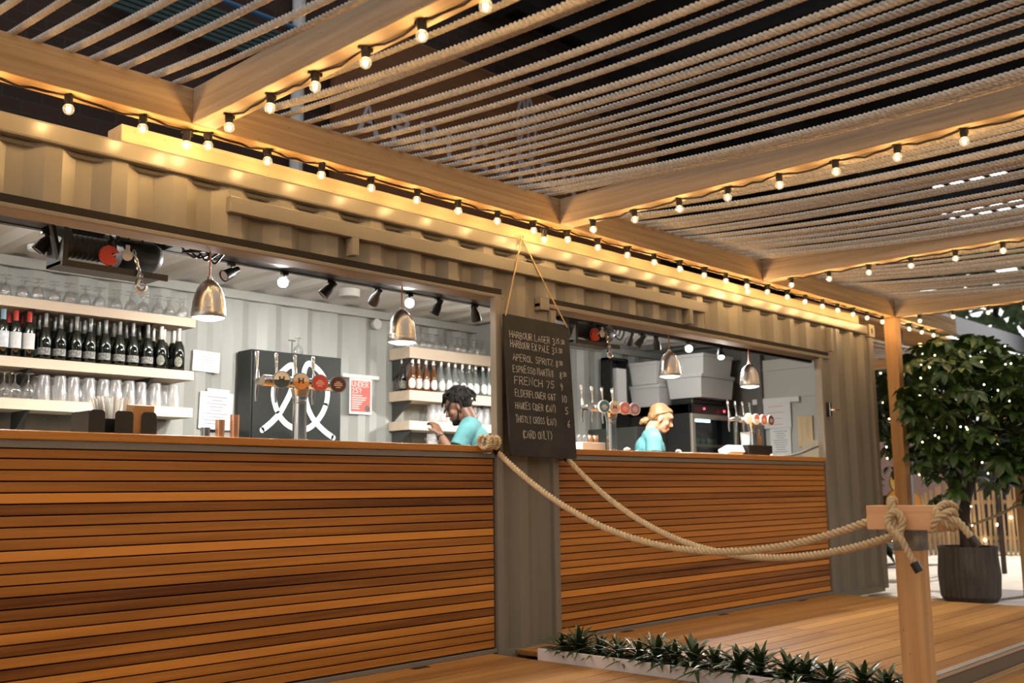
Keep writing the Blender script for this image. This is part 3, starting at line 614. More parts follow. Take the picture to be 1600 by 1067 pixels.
for k, x in enumerate((1.6, 3.6, 5.3, 7.6)):  # unseen battens, added to brighten the container interior
    t = thing('fill_batten', ORD[k]+' added fill batten out of sight behind the black housing', 'ceiling lamp', (x, 1.05, 2.40), group='added fill battens')
    g = G(); g.box(-.6, .6, -.03, .03, .0, .04); g.obj('body', WHITE, t)
    g = G(); g.tube([(-.58, 0, -.012), (.58, 0, -.012)], .013, 8); g.obj('fill_tube', emis('fill batten tube', (1, .97, .92), 6), t)
    for q in (-.45, 0, .45): light('POINT', 'fill_batten_light', (x+q, 1.05, 2.36), FILL_BATTEN_W, (1, .97, .91), None, .03)
g = G(); g.box(.25, 1.84, .15, .5, 2.172, 2.44); g.box(2.46, 5.46, .15, .5, 2.172, 2.44); g.box(7.1, 9.5, .15, .46, 2.22, 2.44); struct(g.obj('trim_11', mat('black shutter housing', (.02, .021, .022), .45)), 'black housing behind the lintels', 'housing')
g = G(); g.box(.25, 9.4, .475, .51, 2.168, 2.20); tag(g.obj('lamp_track', BLACK), 'black lamp track running along the housing under the ceiling', 'track')
LIT = emis('spot lamp face', (1, .96, .90), 160); LIT2 = emis('dim spot lamp face', (1, .96, .9), 12)
spots = [(70, 395, (-.5, .2, -.8), 0, 'beside the smoke detector'), (361, 436, (-.8, -.1, -.45), 0, 'beside the nearest pendant lamp'), (444, 452, (-.62, -.70, -.30), 2, 'glaring above the black logo cabinet'), (514, 465, (-.55, .3, -.7), 0, 'beside the round drum lamp'), (588, 470, (.1, .75, -.6), 0, 'between the drum lamp and the second pendant'),
         (640, 487, (-.62, -.72, -.3), 2, 'glaring behind the second pendant lamp'), (684, 490, (-.25, .35, -.85), 0, 'above the second set of shelves'), (742, 494, (.45, .2, -.8), 1, 'nearest the steel column'), (985, 536, (.1, .5, -.8), 1, 'next to the second winch'), (1002, 541, (-.3, .5, -.7), 0, 'second after the second winch'), (1026, 546, (.4, .2, -.85), 1, 'third after the second winch'), (1075, 551, (-.68, -.66, -.25), 2, 'glaring above the plastic crates'), (1126, 557, (-.5, -.4, -.75), 1, 'dimly lit near the container end')]
for px, py, d, lit, l in spots:
    p = at(px, py, .4925); p.z = 2.115; d = V(d).normalized(); t = thing('track_spotlight', 'small black track spotlight '+l, 'spotlight', p)
    g = G(); g.box(-.02, .02, -.012, .012, .038, .053); g.tube([(0, 0, .05), (0, 0, .0)], .005, 6); g.obj('stem', BLACK, t)
    q = d.to_track_quat('Z', 'Y').to_matrix(); g = G(); g.openlathe([(.0, -.052), (.018, -.052), (.020, -.02), (.030, .005), (.034, .055), (.030, .056), (.028, .05)], seg=16, M=q); g.obj('head', BLACK, t, smooth=40)
    g = G(); g.lathe([(.0, .047), (.0275, .047), (.0275, .051), (.0, .051)], seg=16, M=q); g.obj('lens', [mat('unlit lens', (.3, .3, .3), .2), LIT2, LIT][lit], t)
    light('SPOT', 'track_spot_light', p+d*.062, SPOT_W*(.12 if lit == 2 else 1), (1, .965, .90), None, .02, V(d).to_track_quat('-Z', 'Y').to_euler(), spot_size=2.1, spot_blend=.7)
# ceiling and wall fittings
def onceil(px, py, z=2.445):
    d = _f+(px-800)/FPX*_r-(py-533.5)/FPX*_u; return CAM+d*((z-CAM.z)/d.z)
p = onceil(60, 384); g = G(); g.lathe([(.0, -.045), (.035, -.043), (.058, -.03), (.062, -.012), (.062, 0)], seg=20)
tag(g.obj('smoke_detector', WHITE, smooth=40, origin=None), 'round white smoke detector on the ceiling nearest the camera', 'smoke detector').location = p
p = onceil(546, 452); g = G(); g.lathe([(.0, -.062), (.072, -.06), (.078, -.05), (.078, 0)], seg=24)
tag(g.obj('drum_lamp', mat('grey drum', (.40, .39, .36), .5), smooth=40), 'round grey drum lamp on the ceiling between two spotlights', 'ceiling lamp').location = p
p = at(590, 506, 2.33); g = G(); g.lathe([(.0, -.06), (.035, -.055), (.045, -.03), (.045, 0)], seg=16, M=MX.Rotation(-PI/2, 3, 'X').inverted())
tag(g.obj('wall_sensor', mat('pale grey sensor', (.55, .55, .52), .5), smooth=40), 'small grey dome sensor high on the back wall', 'sensor').location = p
# ================================================================== papers and poster
INK = mat('grey ink', (.30, .30, .32), .8)
def notice(label, x0, x1, z0, z1, y, lines, ink=INK, tilt=0., extra=None, name='notice', xplane=None):
    t = thing(name, label, 'notice', ((x0+x1)/2, y, z0) if xplane is None else (xplane, y, z0)); hw = (x1-x0)/2; h = z1-z0
    g = G(); g.box(-hw, hw, -.0015, .0015, 0, h); g.obj('sheet', WHITE, t)
    g = G()
    for k in range(lines):
        z = h*(.86-.72*k/max(1, lines-1)); a = R.uniform(.45, .95); g.box(-hw*.75*a, hw*.75*a, -.0025, -.0016, z, z+h*.022)
    g.obj('print', ink, t)
    if xplane is not None: t.rotation_euler.z = -PI/2
    t.rotation_euler.y = tilt
    return t
notice('white notice sheet on the back wall beside the shelf of dark bottles', 3.676, 3.892, 1.815, 1.965, 2.36, 6, tilt=.03)
t = notice('larger white notice in a clear holder beside the lowest shelf', 3.735, 4.005, 1.40, 1.67, 2.355, 9, tilt=.03)
g = G(); g.box(-.08, .10, -.004, .0, .265, .295); g.obj('holder_tab', WHITE, t)
t = notice('white page pinned on the white panel behind the third tap tower', 0, .235, 1.258, 1.553, .963, 10, xplane=9.582)
t = notice('square white notice with red print on the panel behind the third tap tower', 0, .33, 1.547, 1.807, .993, 4, ink=mat('pale red ink', (.75, .38, .33), .8), xplane=9.572)
g = G(); g.box(-.27, .27, -.008, .004, .26, .315); g.obj('holder_rail', WHITE, t)
t = thing('poster', 'red printed age-check poster taped to the back wall beside the logo cabinet', 'poster', (5.195, 2.355, 1.572))
g = G(); g.box(-.115, .115, -.0015, .0015, 0, .294); g.obj('sheet', WHITE, t)
g = G(); g.box(-.10, .10, -.0028, -.0016, .02, .275); g.obj('red_print', mat('poster red', (.74, .15, .12), .7), t)
g = G(); pl = lambda u, v, d: (-.09+u, -.0034-d, .225+v)
lettering(g, 'UNDER', .042, .028, pl, .25, .16); lettering(g, '25?', .042, .028, lambda u, v, d: (-.09+u, -.0034, .172+v), .25, .16)
for k in range(7): g.box(-.09, -.09+R.uniform(.1, .17)*(1 if k < 4 else .6), -.0034, -.0029, .15-.018*k, .157-.018*k)
g.obj('lettering', WHITE, t)
g = G(); g.ball((.07, -.004, .05), (.028, .001, .028), 12, 6); g.obj('picture_patch', BLACK, t)
g = G(); g.box(5.005, 5.385, 2.349, 2.353, 1.868, 1.898); tag(g.obj('tape_strip', WHITE), 'white tape strip across the top of the red poster', 'tape')
# ================================================================== black cabinet with looped logo
t = thing('tall_cabinet', 'tall black cabinet with a white looped logo on its front', 'cabinet', (4.03, 2.15, 0))
g = G(); g.box(0, .81, 0, .19, 0, 1.985); g.obj('body', mat('satin black panel', (.016, .018, .017), .4, spec=.3), t, bevel=.004)
g = G(); g.box(.012, .80, -.012, 0, .05, 1.975); g.obj('door', mat('satin black panel', (.035,)*3, .3), t, bevel=.003)
LOGO = [(185, 890), (265, 825), (345, 740), (405, 640), (455, 540), (492, 430), (505, 330), (497, 275), (470, 255), (420, 285), (355, 350), (315, 430), (297, 520), (305, 610), (345, 735), (410, 820), (480, 865), (560, 882), (630, 875), (700, 825), (770, 735), (815, 620), (825, 500), (805, 410), (760, 330), (700, 270), (645, 238), (610, 270), (592, 340), (592, 440), (605, 560), (635, 680), (680, 775), (745, 855), (810, 915), (880, 965)]
LOGO = [tuple(q) for q in [(p.x, p.y) for p in smoothpath([(a, b, 0) for a, b in LOGO], 4)]]
def logopos(a, b):
    q = at(380+a*.1593, 530+b*.1593, 2.137); return (q.x-4.03, -.0135, q.z)
g = G(); L2 = []
for a, b in LOGO: q = logopos(a, b); L2.append((q[0], q[2]))
n = len(L2)
for i, (a, b) in enumerate(((0, n*2//5), (n*2//5-1, n*3//5), (n*3//5-1, n))): ribbon(g, L2[a:b], .043, lambda u, v: (u, -.0145-.0012*i, v))
g.obj('logo', mat('white logo', (.86, .92, .93), .5), t)
put('wine_glass', WG, (at(466, 545, 2.24).x, 2.24, 1.9855), 'upturned wine glass standing on the black logo cabinet', 'wine glass')
g = G(); g.lathe([(.0, 0), (.018, 0), (.018, .006), (.004, .01), (.004, .10), (.0, .10)], seg=10); g.box(-.03, .03, -.004, .004, .1, .108)
tag(g.obj('bottle_opener', mat('dark metal', (.08, .08, .07), .4, .8)), 'dark T-shaped opener standing on the black logo cabinet', 'opener').location = (at(456, 545, 2.2).x, 2.2, 1.9855)
# ================================================================== tap towers
def disc(g, M, c, r, d0, d1, seg=24): g.lathe([(0, d0), (r, d0), (r, d1), (0, d1)], c, seg, M)
def tower(x, label, faces, yaw):
    t = thing('beer_tap_tower', label, 'beer tap', (x, .25, 1.198))
    g = G(); g.lathe([(.0, 0), (.065, 0), (.065, .01), (.038, .02), (.0355, .2), (.0365, .21), (.038, .215), (.036, .222), (.044, .26), (.052, .285), (.0, .29)], seg=24); g.obj('column', STEEL, t, smooth=40)
    Mx = MX.Rotation(PI/2, 3, 'Y'); g = G(); g.lathe([(0, -.235), (.026, -.235), (.031, -.225), (.031, .225), (.026, .235), (0, .235)], (0, 0, .317), 20, Mx); g.obj('crossbar', STEEL, t, smooth=40)
    q = MX.Rotation(yaw, 3, 'Z') @ MX.Rotation(PI/2, 3, 'X')
    for k, fc in enumerate(faces):
        xx = -.18+.12*k; tp = G()
        tp.tube([(xx-.02, .0, .317), (xx-.022, .09, .317)], [.026, .02], 12); tp.tube([(xx-.022, .10, .345), (xx-.022, .10, .31), (xx-.024, .105, .26), (xx-.026, .10, .215)], [.011, .012, .009, .006], 10)
        tp.tube([(xx-.022, .10, .34), (xx-.022, .10, .385)], [.015, .009], 10)
        o = tp.obj('tap', STEEL, t, smooth=50)
        h = G(); h.tube([(xx-.022, .10, .375), (xx-.022, .104, .40), (xx-.022, .108, .45), (xx-.022, .11, .478), (xx-.022, .11, .484)], [.007, .0065, .010, .011, .005], 10); h.obj('handle', STEEL, o, smooth=50)
        c = V((xx+.02, -.062, .318)); l = G(); l.tube([(xx+.015, -.02, .317), c], [.02, .016], 10); disc(l, q, c, .0465, -.004, .012); lo = l.obj('badge', STEEL if fc[0] != 'W' else WHITE, t, smooth=40)
        n = q @ V((0, 0, 1)); ux = q @ V((1, 0, 0)); uz = q @ V((0, 1, 0)); f = G()
        for part, (colr) in enumerate(fc[1:3]):
            pts = [c+n*(.0128)+ux*.0415*math.cos(a)+uz*.0415*math.sin(a) for a in [PI*part+PI*j/14 for j in range(15)]]
            f.slot = part; f.add(pts, [tuple(range(15))])
        fm = [mat('badge %.2f %.2f %.2f' % cc, cc, .35, coat=.5) for cc in fc[1:3]]
        if fc[3] == 'H':
            f.slot = 2; pl = lambda u, v, d: c+n*.0134+ux*(u-.012)+uz*(v-.008); lettering(f, 'H', .022, .022, pl, 0, .28)
            for s_ in (0, 1):
                for u_ in (0, .022): f.add([c+n*.0134+ux*(u_-.012+a)+uz*(-.008+.022*s_+b) for a, b in ((-.006, -.002), (.006, -.002), (.006, .002), (-.006, .002))], [(0, 1, 2, 3)])
            fm.append(BLACK)
        elif fc[3] == 'T':
            f.slot = 2
            for r_, hw in ((.012, .012), (.003, .022), (-.006, .024), (-.017, .014)): f.add([c+n*.0134+ux*a+uz*(r_+b) for a, b in ((-hw, -.0025), (hw, -.0025), (hw, .0025), (-hw, .0025))], [(0, 1, 2, 3)])
            fm.append(mat('badge lettering', (.80, .62, .5), .5))
        f.obj('badge_face', fm, lo)
    return t
cream, green, orange, red, brown, blue, pink, purp = (.70, .60, .45), (.03, .05, .035), (.72, .27, .03), (.62, .055, .035), (.10, .03, .018), (.05, .20, .30), (.70, .38, .33), (.33, .20, .27)
tower(3.145, 'steel tap tower nearest the camera with green, orange, red and brown badges', [('S', cream, green, 'H'), ('S', cream, orange, 'H'), ('S', red, red, 'T'), ('S', brown, brown, 'T')], -.35)
tower(5.83, 'steel tap tower beside the chalkboard with blue, pink and purple badges', [('W', blue, blue, 'T'), ('W', cream, pink, 'H'), ('W', (.68, .16, .16), (.68, .16, .16), 'T'), ('W', purp, purp, 'T')], -.35)
tower(7.80, 'steel tap tower nearest the container end, seen from its side', [('W', cream, cream, ''), ('W', (.62, .13, .05), cream, ''), ('W', (.65, .12, .04), (.65, .12, .04), 'T'), ('W', brown, brown, 'T')], -.1)
# ================================================================== things on the counters
for px, py, l, m_ in ((321, 668, 'shortest steel measuring cup on the counter', STEEL), (344, 656, 'middle copper measuring cup on the counter', COPPER), (367, 648, 'tallest copper measuring cup on the counter', COPPER)):
    p = at(px, py, .15); g = G(); h = p.z-1.198; g.openlathe([(.0, 0), (.021, 0), (.0225, h*.5), (.0225, h), (.0205, h-.004), (.0195, .004), (0, .004)], seg=18)
    tag(g.obj('measuring_cup', m_, smooth=40, origin=None), l, 'measuring cup').location = (p.x, .15, 1.198)
t = thing('bar_caddy', 'black bar caddy on the counter holding straws and brown napkins', 'caddy', (2.085, .15, 1.198))
g = G()
def lobe(g, x0, x1, y, h):
    n = 6; r = .018; P = [(x0, 0)]+[(x0+r-r*math.cos(a), h-r+r*math.sin(a)) for a in [PI/2*k/n for k in range(n+1)]]+[(x1-r+r*math.sin(a), h-r+r*math.cos(a)) for a in [PI/2*k/n for k in range(n+1)]]+[(x1, 0)]
    g.prism(P, lambda u, v, d: (u, d, v), y, y+.006)
lobe(g, -.155, -.085, -.09, .105); lobe(g, -.04, .045, -.09, .105); lobe(g, .085, .155, -.09, .105); lobe(g, -.155, .155, .085, .105)
g.box(-.155, .155, -.09, .09, 0, .006); g.box(-.158, -.152, -.09, .09, 0, .10); g.box(.152, .158, -.09, .09, 0, .08); g.box(-.155, .155, -.003, .003, 0, .075); g.box(-.003, .003, -.09, .09, 0, .06)
g.obj('tray', BLACK, t, bevel=.002)
g = G(); g.hexa((.095, -.04, .075), (.05, 0, 0), (0, .035, .004), (.004, -.003, .062)); tag(g.obj('napkin_stack', mat('brown kraft paper', (.42, .24, .10), .8), origin=None), 'upright brown paper napkins in the black bar caddy', 'napkins').location = (2.085, .15, 1.198)
g = G(); 
for k in range(60):
    a = R.uniform(-1, 1); b = R.uniform(-.6, .6); g.tube([(a*.035, b*.05, .0), (a*.075, b*.07, .165+R.uniform(-.012, .006))], .0032, 5)
tag(g.obj('straw_bunch', mat('milky straw', (.78, .79, .78), .5, alpha=.75)), 'bunch of milky white straws standing in the black bar caddy', 'straws', kind='stuff').location = (2.085, .20, 1.208)
# second counter
t = thing('card_reader', 'white card reader box on the second counter beside the black tray', 'card reader', (7.50, .28, 1.198))
g = G(); g.hexa((0, 0, .045), (.115, 0, 0), (0, .05, -.02), (.01, .02, .03)); g.box(-.10, .10, -.05, .05, 0, .03); g.obj('body', WHITE, t, bevel=.006)
g = G(); g.hexa((.02, -.045, .05), (.04, 0, 0), (0, .002, 0), (0, .002, .014)); g.obj('screen', BLACK, t)
t = thing('bar_tray', 'black straw tray on the second counter below the third tap tower', 'tray', (7.86, .30, 1.198))
g = G(); g.box(-.20, .20, -.09, -.08, 0, .10); g.box(-.20, .20, .08, .09, 0, .10); g.box(-.20, -.19, -.08, .08, 0, .10); g.box(.19, .20, -.08, .08, 0, .10); g.box(-.19, .19, -.08, .08, 0, .01); g.obj('tray', BLACK, t, bevel=.004)
for x, r, h, m_, l, n in ((7.79, .055, .20, mat('milky straw', (.78, .79, .78), .5), 'white paper cups stacked in the black tray', 'cup_stack'), (7.965, .035, .17, mat('kraft cup', (.55, .30, .13), .7), 'brown cup of stirrers in the black tray', 'stirrer_cup')):
    g = G(); g.openlathe([(.0, 0), (r*.8, 0), (r, h), (r*.93, h), (r*.75, .01)], seg=18)
    if n == 'stirrer_cup':
        for k in range(6): a = k*1.1; g.tube([(.0, 0, .02), (.024*math.cos(a), .024*math.sin(a), .235)], .003, 5)
    tag(g.obj(n, m_, smooth=40), l, 'cups').location = (x, .30, 1.21)
def crumple(px, py, y, l, sc=.03):
    g = G(); g.ball((0, 0, sc*.5), (sc, sc*.8, sc*.5), 9, 6); g.v = [(a*R.uniform(.7, 1.2), b*R.uniform(.7, 1.2), c*R.uniform(.8, 1.1)) for a, b, c in g.v]; o = tag(g.obj('crumpled_tissue', WHITE), l, 'tissue'); o.location = (at(px, py, y).x, y, 1.198)
crumple(980, 700, .1, 'crumpled white tissue on the counter beside the second tap tower'); crumple(1060, 704, .1, 'crumpled white tissue on the counter beside the bartender with tied-back hair'); crumple(1206, 712, .1, 'small white tissue on the counter below the pinned page', .02)
for px0, px1, l in ((1012, 1055, 'dark flat mat edge under the hands of the bartender with tied-back hair'), (1062, 1127, 'pale flat menu sheet on the second counter')):
    g = G(); g.box(at(px0, 700, .03).x, at(px1, 700, .03).x, -.006, .2, 1.1985, 1.2035); tag(g.obj('counter_mat', BLACK if px0 < 1050 else WHITE), l, 'mat')
t = thing('garnish_box', 'white box of small jars on the second counter behind the chalkboard edge', 'box', (at(918, 690, .35).x, .35, 1.198))
g = G(); g.box(-.13, .13, -.06, .06, 0, .07); g.obj('box', WHITE, t, bevel=.003)
for k in range(4): g = G(); g.lathe([(0, .07), (.022, .07), (.022, .12), (.018, .125), (0, .125)], (-.09+.06*k, 0, 0), 12); g.obj('jar', COPPER if k > 1 else CLEAR, t, smooth=40)
# end wall panel and things by it
g = G(); g.box(9.60, 9.64, .30, 1.16, 1.25, 2.27); g.box(9.585, 9.60, .3, 1.16, 2.155, 2.175); g.box(9.585, 9.6, .3, 1.16, 1.86, 1.875)
tag(g.obj('wall_panel', mat('pale grey panel', (.50, .49, .45), .5)), 'pale grey panel fixed on the end wall inside the second opening', 'panel')
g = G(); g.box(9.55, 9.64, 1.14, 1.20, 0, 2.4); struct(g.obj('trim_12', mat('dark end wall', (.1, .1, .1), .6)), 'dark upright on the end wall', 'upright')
g = G(); g.hexa((9.58, .675, 1.50), (0, .082, 0), (.011, 0, 0), (-.0, 0, .155)); tag(g.obj('wooden_board', mat('light wood board', (.66, .50, .28), .6, var=.15, vscale=(4, 30, 4)), bevel=.004), 'light wooden board leaning on the end wall', 'board')
g = G(); g.box(9.46, 9.60, .38, .66, 1.198, 1.40); tag(g.obj('carton', mat('tan card', (.62, .50, .34), .8)), 'tan carton in front of the leaning wooden board', 'carton')
g = G(); g.tube(smoothpath([(8.2, .35, 1.20), (8.7, .33, 1.24), (9.2, .36, 1.33), (9.55, .33, 1.42)], 6), .012, 8); tag(g.obj('white_cable', WHITE, smooth=60), 'white cable looping up beside the leaning wooden board', 'cable')
g = G(); g.box(.3, 9.58, .30, .45, 1.12, 1.16); struct(g.obj('trim_13', DARK), 'ledge under the counters', 'ledge')
# fridge and crates
t = thing('bottle_fridge', 'black glass-fronted bottle fridge behind the bartender with tied-back hair', 'fridge', (8.68, 1.47, 0))
BK = mat('fridge black', (.022, .022, .021), .45)
g = G(); g.box(0, .04, 0, .86, .0, 1.79); g.box(.84, .88, 0, .86, 0, 1.79); g.box(.04, .84, .82, .86, 0, 1.79); g.box(.0, .88, 0, .86, 1.69, 1.79); g.box(0, .88, 0, .86, 0, .12); g.obj('body', BK, t, bevel=.004)
g = G(); g.box(.0, .055, -.03, -.002, .12, 1.69); g.box(.82, .88, -.03, -.002, .12, 1.69); g.box(.055, .82, -.03, -.002, 1.64, 1.69); g.box(.055, .82, -.03, -.002, .12, .17); d = g.obj('door', mat('door alloy', (.55, .50, .42), .35, .6), t, bevel=.003)
g = G(); g.box(.055, .82, -.018, -.014, .17, 1.64); g.obj('pane', glass('fridge pane', (.8, .85, .85), .02, .15, .02), d)
for z in (1.36, 1.10, .84): g = G(); g.box(.04, .84, .02, .8, z, z+.025); g.obj('rack', mat('wood rack', (.38, .27, .16), .5), t)
g = G(); g.box(.1, .45, .05, .07, 1.62, 1.64); g.obj('cool_lamp', emis('fridge lamp', (.45, .9, 1), 14), t)
g = G(); g.ball((.22, -.034, 1.745), .012, 8, 6); g.ball((.60, -.034, 1.735), .012, 8, 6); g.obj('red_indicator', emis('red led', (1, .05, .08), 4), t)
for r_, z in enumerate((1.385, 1.125)):
    for k in range(6):
        p = V((8.68+.12+.115*k, 1.62, z+.04)); g = G(); g.lathe([(0, 0), (.036, 0), (.037, .2), (.014, .27), (.014, .31), (0, .31)], (0, 0, 0), 12, MX.Rotation(-PI/2, 3, 'X'))
        tag(g.obj('bottle', mat('green glass', (.05, .10, .06), .1) if r_ == 0 else mat('pale glass', (.22, .28, .24), .12), smooth=40), f'{ORD[k]} bottle lying on the {("upper", "lower")[r_]} fridge rack', 'bottle', ('upper', 'lower')[r_]+' fridge rack bottles').location = p
PLAS = glass('milky crate plastic', (.85, .86, .86), .12, .4, .35, body=.7, bodycol=(.92, .93, .92)); LIDP = mat('milky lid', (.62, .63, .62), .4)
def crate(label, x0, x1, y0, y1, z, h):
    t = thing('storage_crate', label, 'crate', (x0, y0, z)); a, b = x1-x0, y1-y0; i = .02; g = G()
    lo = [(i, i), (a-i, i), (a-i, b-i), (i, b-i)]; hi = [(0, 0), (a, 0), (a, b), (0, b)]
    g.add([(x, y, 0) for x, y in lo]+[(x, y, h-.03) for x, y in hi], [(3, 2, 1, 0)]+[(k, (k+1) % 4, 4+(k+1) % 4, 4+k) for k in range(4)]); g.obj('tub', PLAS, t)
    g = G(); g.box(-.012, a+.012, -.012, b+.012, h-.035, h); g.box(.05, a-.05, .05, b-.05, h, h+.008); g.obj('lid', LIDP, t, bevel=.004)
    g = G()
    for k in range(7): g.box(i+.04+R.random()*(a-.25), i+.10+R.random()*(a-.2), .06, b-.06, .004+k*.02, .02+k*.02)
    g.obj('contents', mat('crate contents', (.45, .43, .40), .7, var=.5, vscale=(20, 20, 20)), t)
crate('lower milky crate at the back, standing on the fridge', 8.72, 9.30, 1.86, 2.24, 1.79, .235); crate('upper milky crate at the back, topmost of its stack', 8.72, 9.30, 1.88, 2.24, 2.034, .235)
crate('lower milky crate at the front, standing on the fridge top', 8.78, 9.40, 1.38, 1.80, 1.86, .24); crate('upper milky crate at the front, topmost of its stack', 8.86, 9.42, 1.40, 1.80, 2.109, .21)
g = G(); g.box(8.80, 9.35, 1.50, 1.78, 1.79, 1.858); tag(g.obj('cable_pile', BLACK, bevel=.02), 'black equipment lying on the fridge under the front crates', 'equipment')
t = thing('wall_unit', 'black framed wall unit with a white box beside the rear crates', 'wall unit', (8.35, 2.2, 1.45))
g = G(); g.box(0, .03, 0, .13, 0, .86); g.box(.27, .3, 0, .13, 0, .86); g.box(0, .3, 0, .13, .83, .86); g.box(0, .3, 0, .13, .32, .36); g.box(0, .3, .12, .13, 0, .86); g.box(.03, .27, .0, .12, .02, .3); g.obj('frame', BLACK, t)
g = G(); g.box(.10, .26, .0, .12, .37, .75); g.obj('box', WHITE, t)
g = G(); g.box(8.15, 8.66, 1.75, 2.36, 0, 1.55); tag(g.obj('dark_cupboard', mat('charcoal cupboard', (.05, .05, .046), .55, var=.2, vscale=(3, 3, 3)), bevel=.004), 'charcoal cupboard between the white wall and the bottle fridge', 'cupboard')
# winches
t = thing('cable_winch', 'black cable winch with red lever and hook under the ceiling nearest the camera', 'winch', (2.13, .35, 2.1)); WN_ = t
g = G(); g.box(-.25, .25, -.02, .14, -.115, -.10); g.bar((-.25, -.03, -.11), (.27, -.03, -.11), .014, .03); g.box(-.25, -.225, -.04, .14, -.115, .13); g.bar((-.30, .0, .10), (-.235, .02, -.10), .02); g.obj('frame', mat('winch iron', (.05, .048, .04), .5, .4), t)
Mx = MX.Rotation(PI/2, 3, 'Y'); g = G(); g.lathe([(0, -.21), (.085, -.21), (.085, -.195), (.055, -.195)]+[(.055+.004*(k % 2), -.19+.012*k) for k in range(16)]+[(.055, .0), (.09, .0), (.09, .012), (0, .012)], (0, .07, .0), 20, Mx); g.obj('drum', mat('winch cable', (.07, .068, .06), .5, .5), t, smooth=30)
g = G(); g.lathe([(0, .05), (.075, .05), (.08, .07), (.08, .22), (.06, .26), (0, .265)], (0, .06, .0), 20, Mx); g.box(.0, .14, -.03, .04, .04, .11); g.obj('motor', BLACK, t, smooth=30)
g = G(); g.box(.02, .06, -.034, -.03, .055, .085); g.box(.07, .125, -.034, -.03, .05, .09); g.obj('plate', mat('grey plate', (.35, .34, .28), .4, .5), t)
pts = [(-.035+.047*math.cos(a), -.045+.047*math.sin(a)) for a in [PI*.12+2*PI*.86*k/20 for k in range(21)]]+[(-.03, -.035)]
g = G(); g.prism(pts, lambda u, v, d: (u, d, v), -.055, -.03); g.obj('red_lever', mat('red lever', (.62, .06, .03), .4), t, bevel=.003)
g = G(); disc(g, MX.Rotation(PI/2, 3, 'X'), V((.055, -.04, -.03)), .026, -.004, .004); g.bar((-.02, -.05, -.045), (.05, -.045, .0), .006); g.box(.045, .065, -.045, -.04, -.01, .02); g.obj('pulley', WHITE, t)
ch = G(); a_ = V((.085, -.045, -.005)); b_ = V((.118, -.05, -.115))
for k in range(6):
    c = a_.lerp(b_, (k+.5)/6); w_ = .008; u_ = (b_-a_).normalized(); s1 = V((1, 0, .3)).cross(u_).normalized() if k % 2 else V((0, 1, 0)).cross(u_).normalized()
    ch.tube([c+u_*.015*math.cos(q)+s1*w_*math.sin(q) for q in [2*PI*j/10 for j in range(11)]], .0035, 6)
ch.obj('chain', STEEL, t, smooth=60)
hk = smoothpath([(.118, -.05, -.115), (.118, -.05, -.135), (.108, -.05, -.155), (.105, -.05, -.178), (.12, -.05, -.197), (.142, -.05, -.192), (.150, -.05, -.172), (.143, -.05, -.158)], 5)
g = G(); g.tube(hk, [.008]*6+[.011]*14+[.011-.0004*k for k in range(len(hk)-20)], 8); g.tube([V((.118, -.05, -.118))+V((.013*math.cos(q), 0, .013*math.sin(q))) for q in [2*PI*j/12 for j in range(13)]], .005, 6); g.tube([(.122, -.05, -.128), (.148, -.05, -.165)], .003, 5); g.obj('hook', STEEL, t, smooth=60)
dup(WN_, (5.775, .35, 2.1), 0, 'black cable winch with red lever under the ceiling behind the chalkboard')
g = G()
for k in range(4): x = 2.45+.05*k; g.tube(smoothpath([(x, .33, 2.19), (x+.04, .3, 2.13-.01*k), (x+.10, .31, 2.12+.012*k), (x+.16, .33, 2.19)], 5), .006, 6)
g.tube([(2.46, .29, 2.13), (2.66, .31, 2.175)], .009, 6); tag(g.obj('cable_loops', BLACK, smooth=60), 'looped black cables between the winch and the nearest pendant', 'cables')
g = G()
for k in range(3): x = 6.06+.05*k; g.tube(smoothpath([(x, .48, 2.17), (x+.05, .45, 2.11-.015*k), (x+.12, .46, 2.12), (x+.16, .48, 2.17)], 5), .006, 6)
tag(g.obj('cable_loops', BLACK, smooth=60), 'looped black cables beside the winch behind the chalkboard', 'cables')
# ================================================================== chalkboard
cTL, cTR, cBL, cBR = at(788, 488, -.05), at(887, 510, -.045), at(797.5, 713, -.09), at(902.5, 716, -.10)
t = thing('chalkboard', 'black chalkboard menu hanging on a cord before the steel column', 'chalkboard', cBL)
_c = (cTL+cTR+cBL+cBR)/4; ex = ((cTR-cTL)+(cBR-cBL))/2; ez = ((cTL-cBL)+(cTR-cBR))/2; en = ex.cross(ez).normalized()
def cb(u, v, d=0): return _c-cBL+ex*(u-.5)+ez*(v-.5)+en*d
n = 6; r = .012; W_, H_ = ex.length, ez.length
poly = []
for cx, cy, a0 in ((1-r/W_, 1-r/H_, 0), (r/W_, 1-r/H_, PI/2), (r/W_, r/H_, PI), (1-r/W_, r/H_, 1.5*PI)):
    poly += [(cx+r/W_*math.cos(a0+PI/2*k/n), cy+r/H_*math.sin(a0+PI/2*k/n)) for k in range(n+1)]
g = G(); g.prism(poly, lambda u, v, d: cb(u, v, d), -.012, 0); g.obj('board', mat('chalkboard black', (.018, .018, .017), .75, var=.5, vscale=(5, 5, 5)), t)
LINES = [('HARBOUR LAGER', .07, .835, .037, '3/5.50', .72), ('HARBOUR EX PALE', .075, .765, .037, '3.5.50', .70), ('APEROL SPRITZ', .10, .672, .042, '8.50', .75), ('ESPRESSO MARTINI', .09, .590, .035, '8.50', .80), ('FRENCH 75', .105, .505, .044, '9', .80), ('ELDERFLOWER G&T', .105, .418, .037, '10', .82), ('HAWKES CIDER (CAN)', .10, .33, .033, '5', .86), ('THISTLY CROSS (CAN)', .095, .235, .033, '6', .88), ('(CARD ONLY)', .18, .13, .041, '', 0)]
CHALK = mat('chalk', (.66, .66, .64), .9)
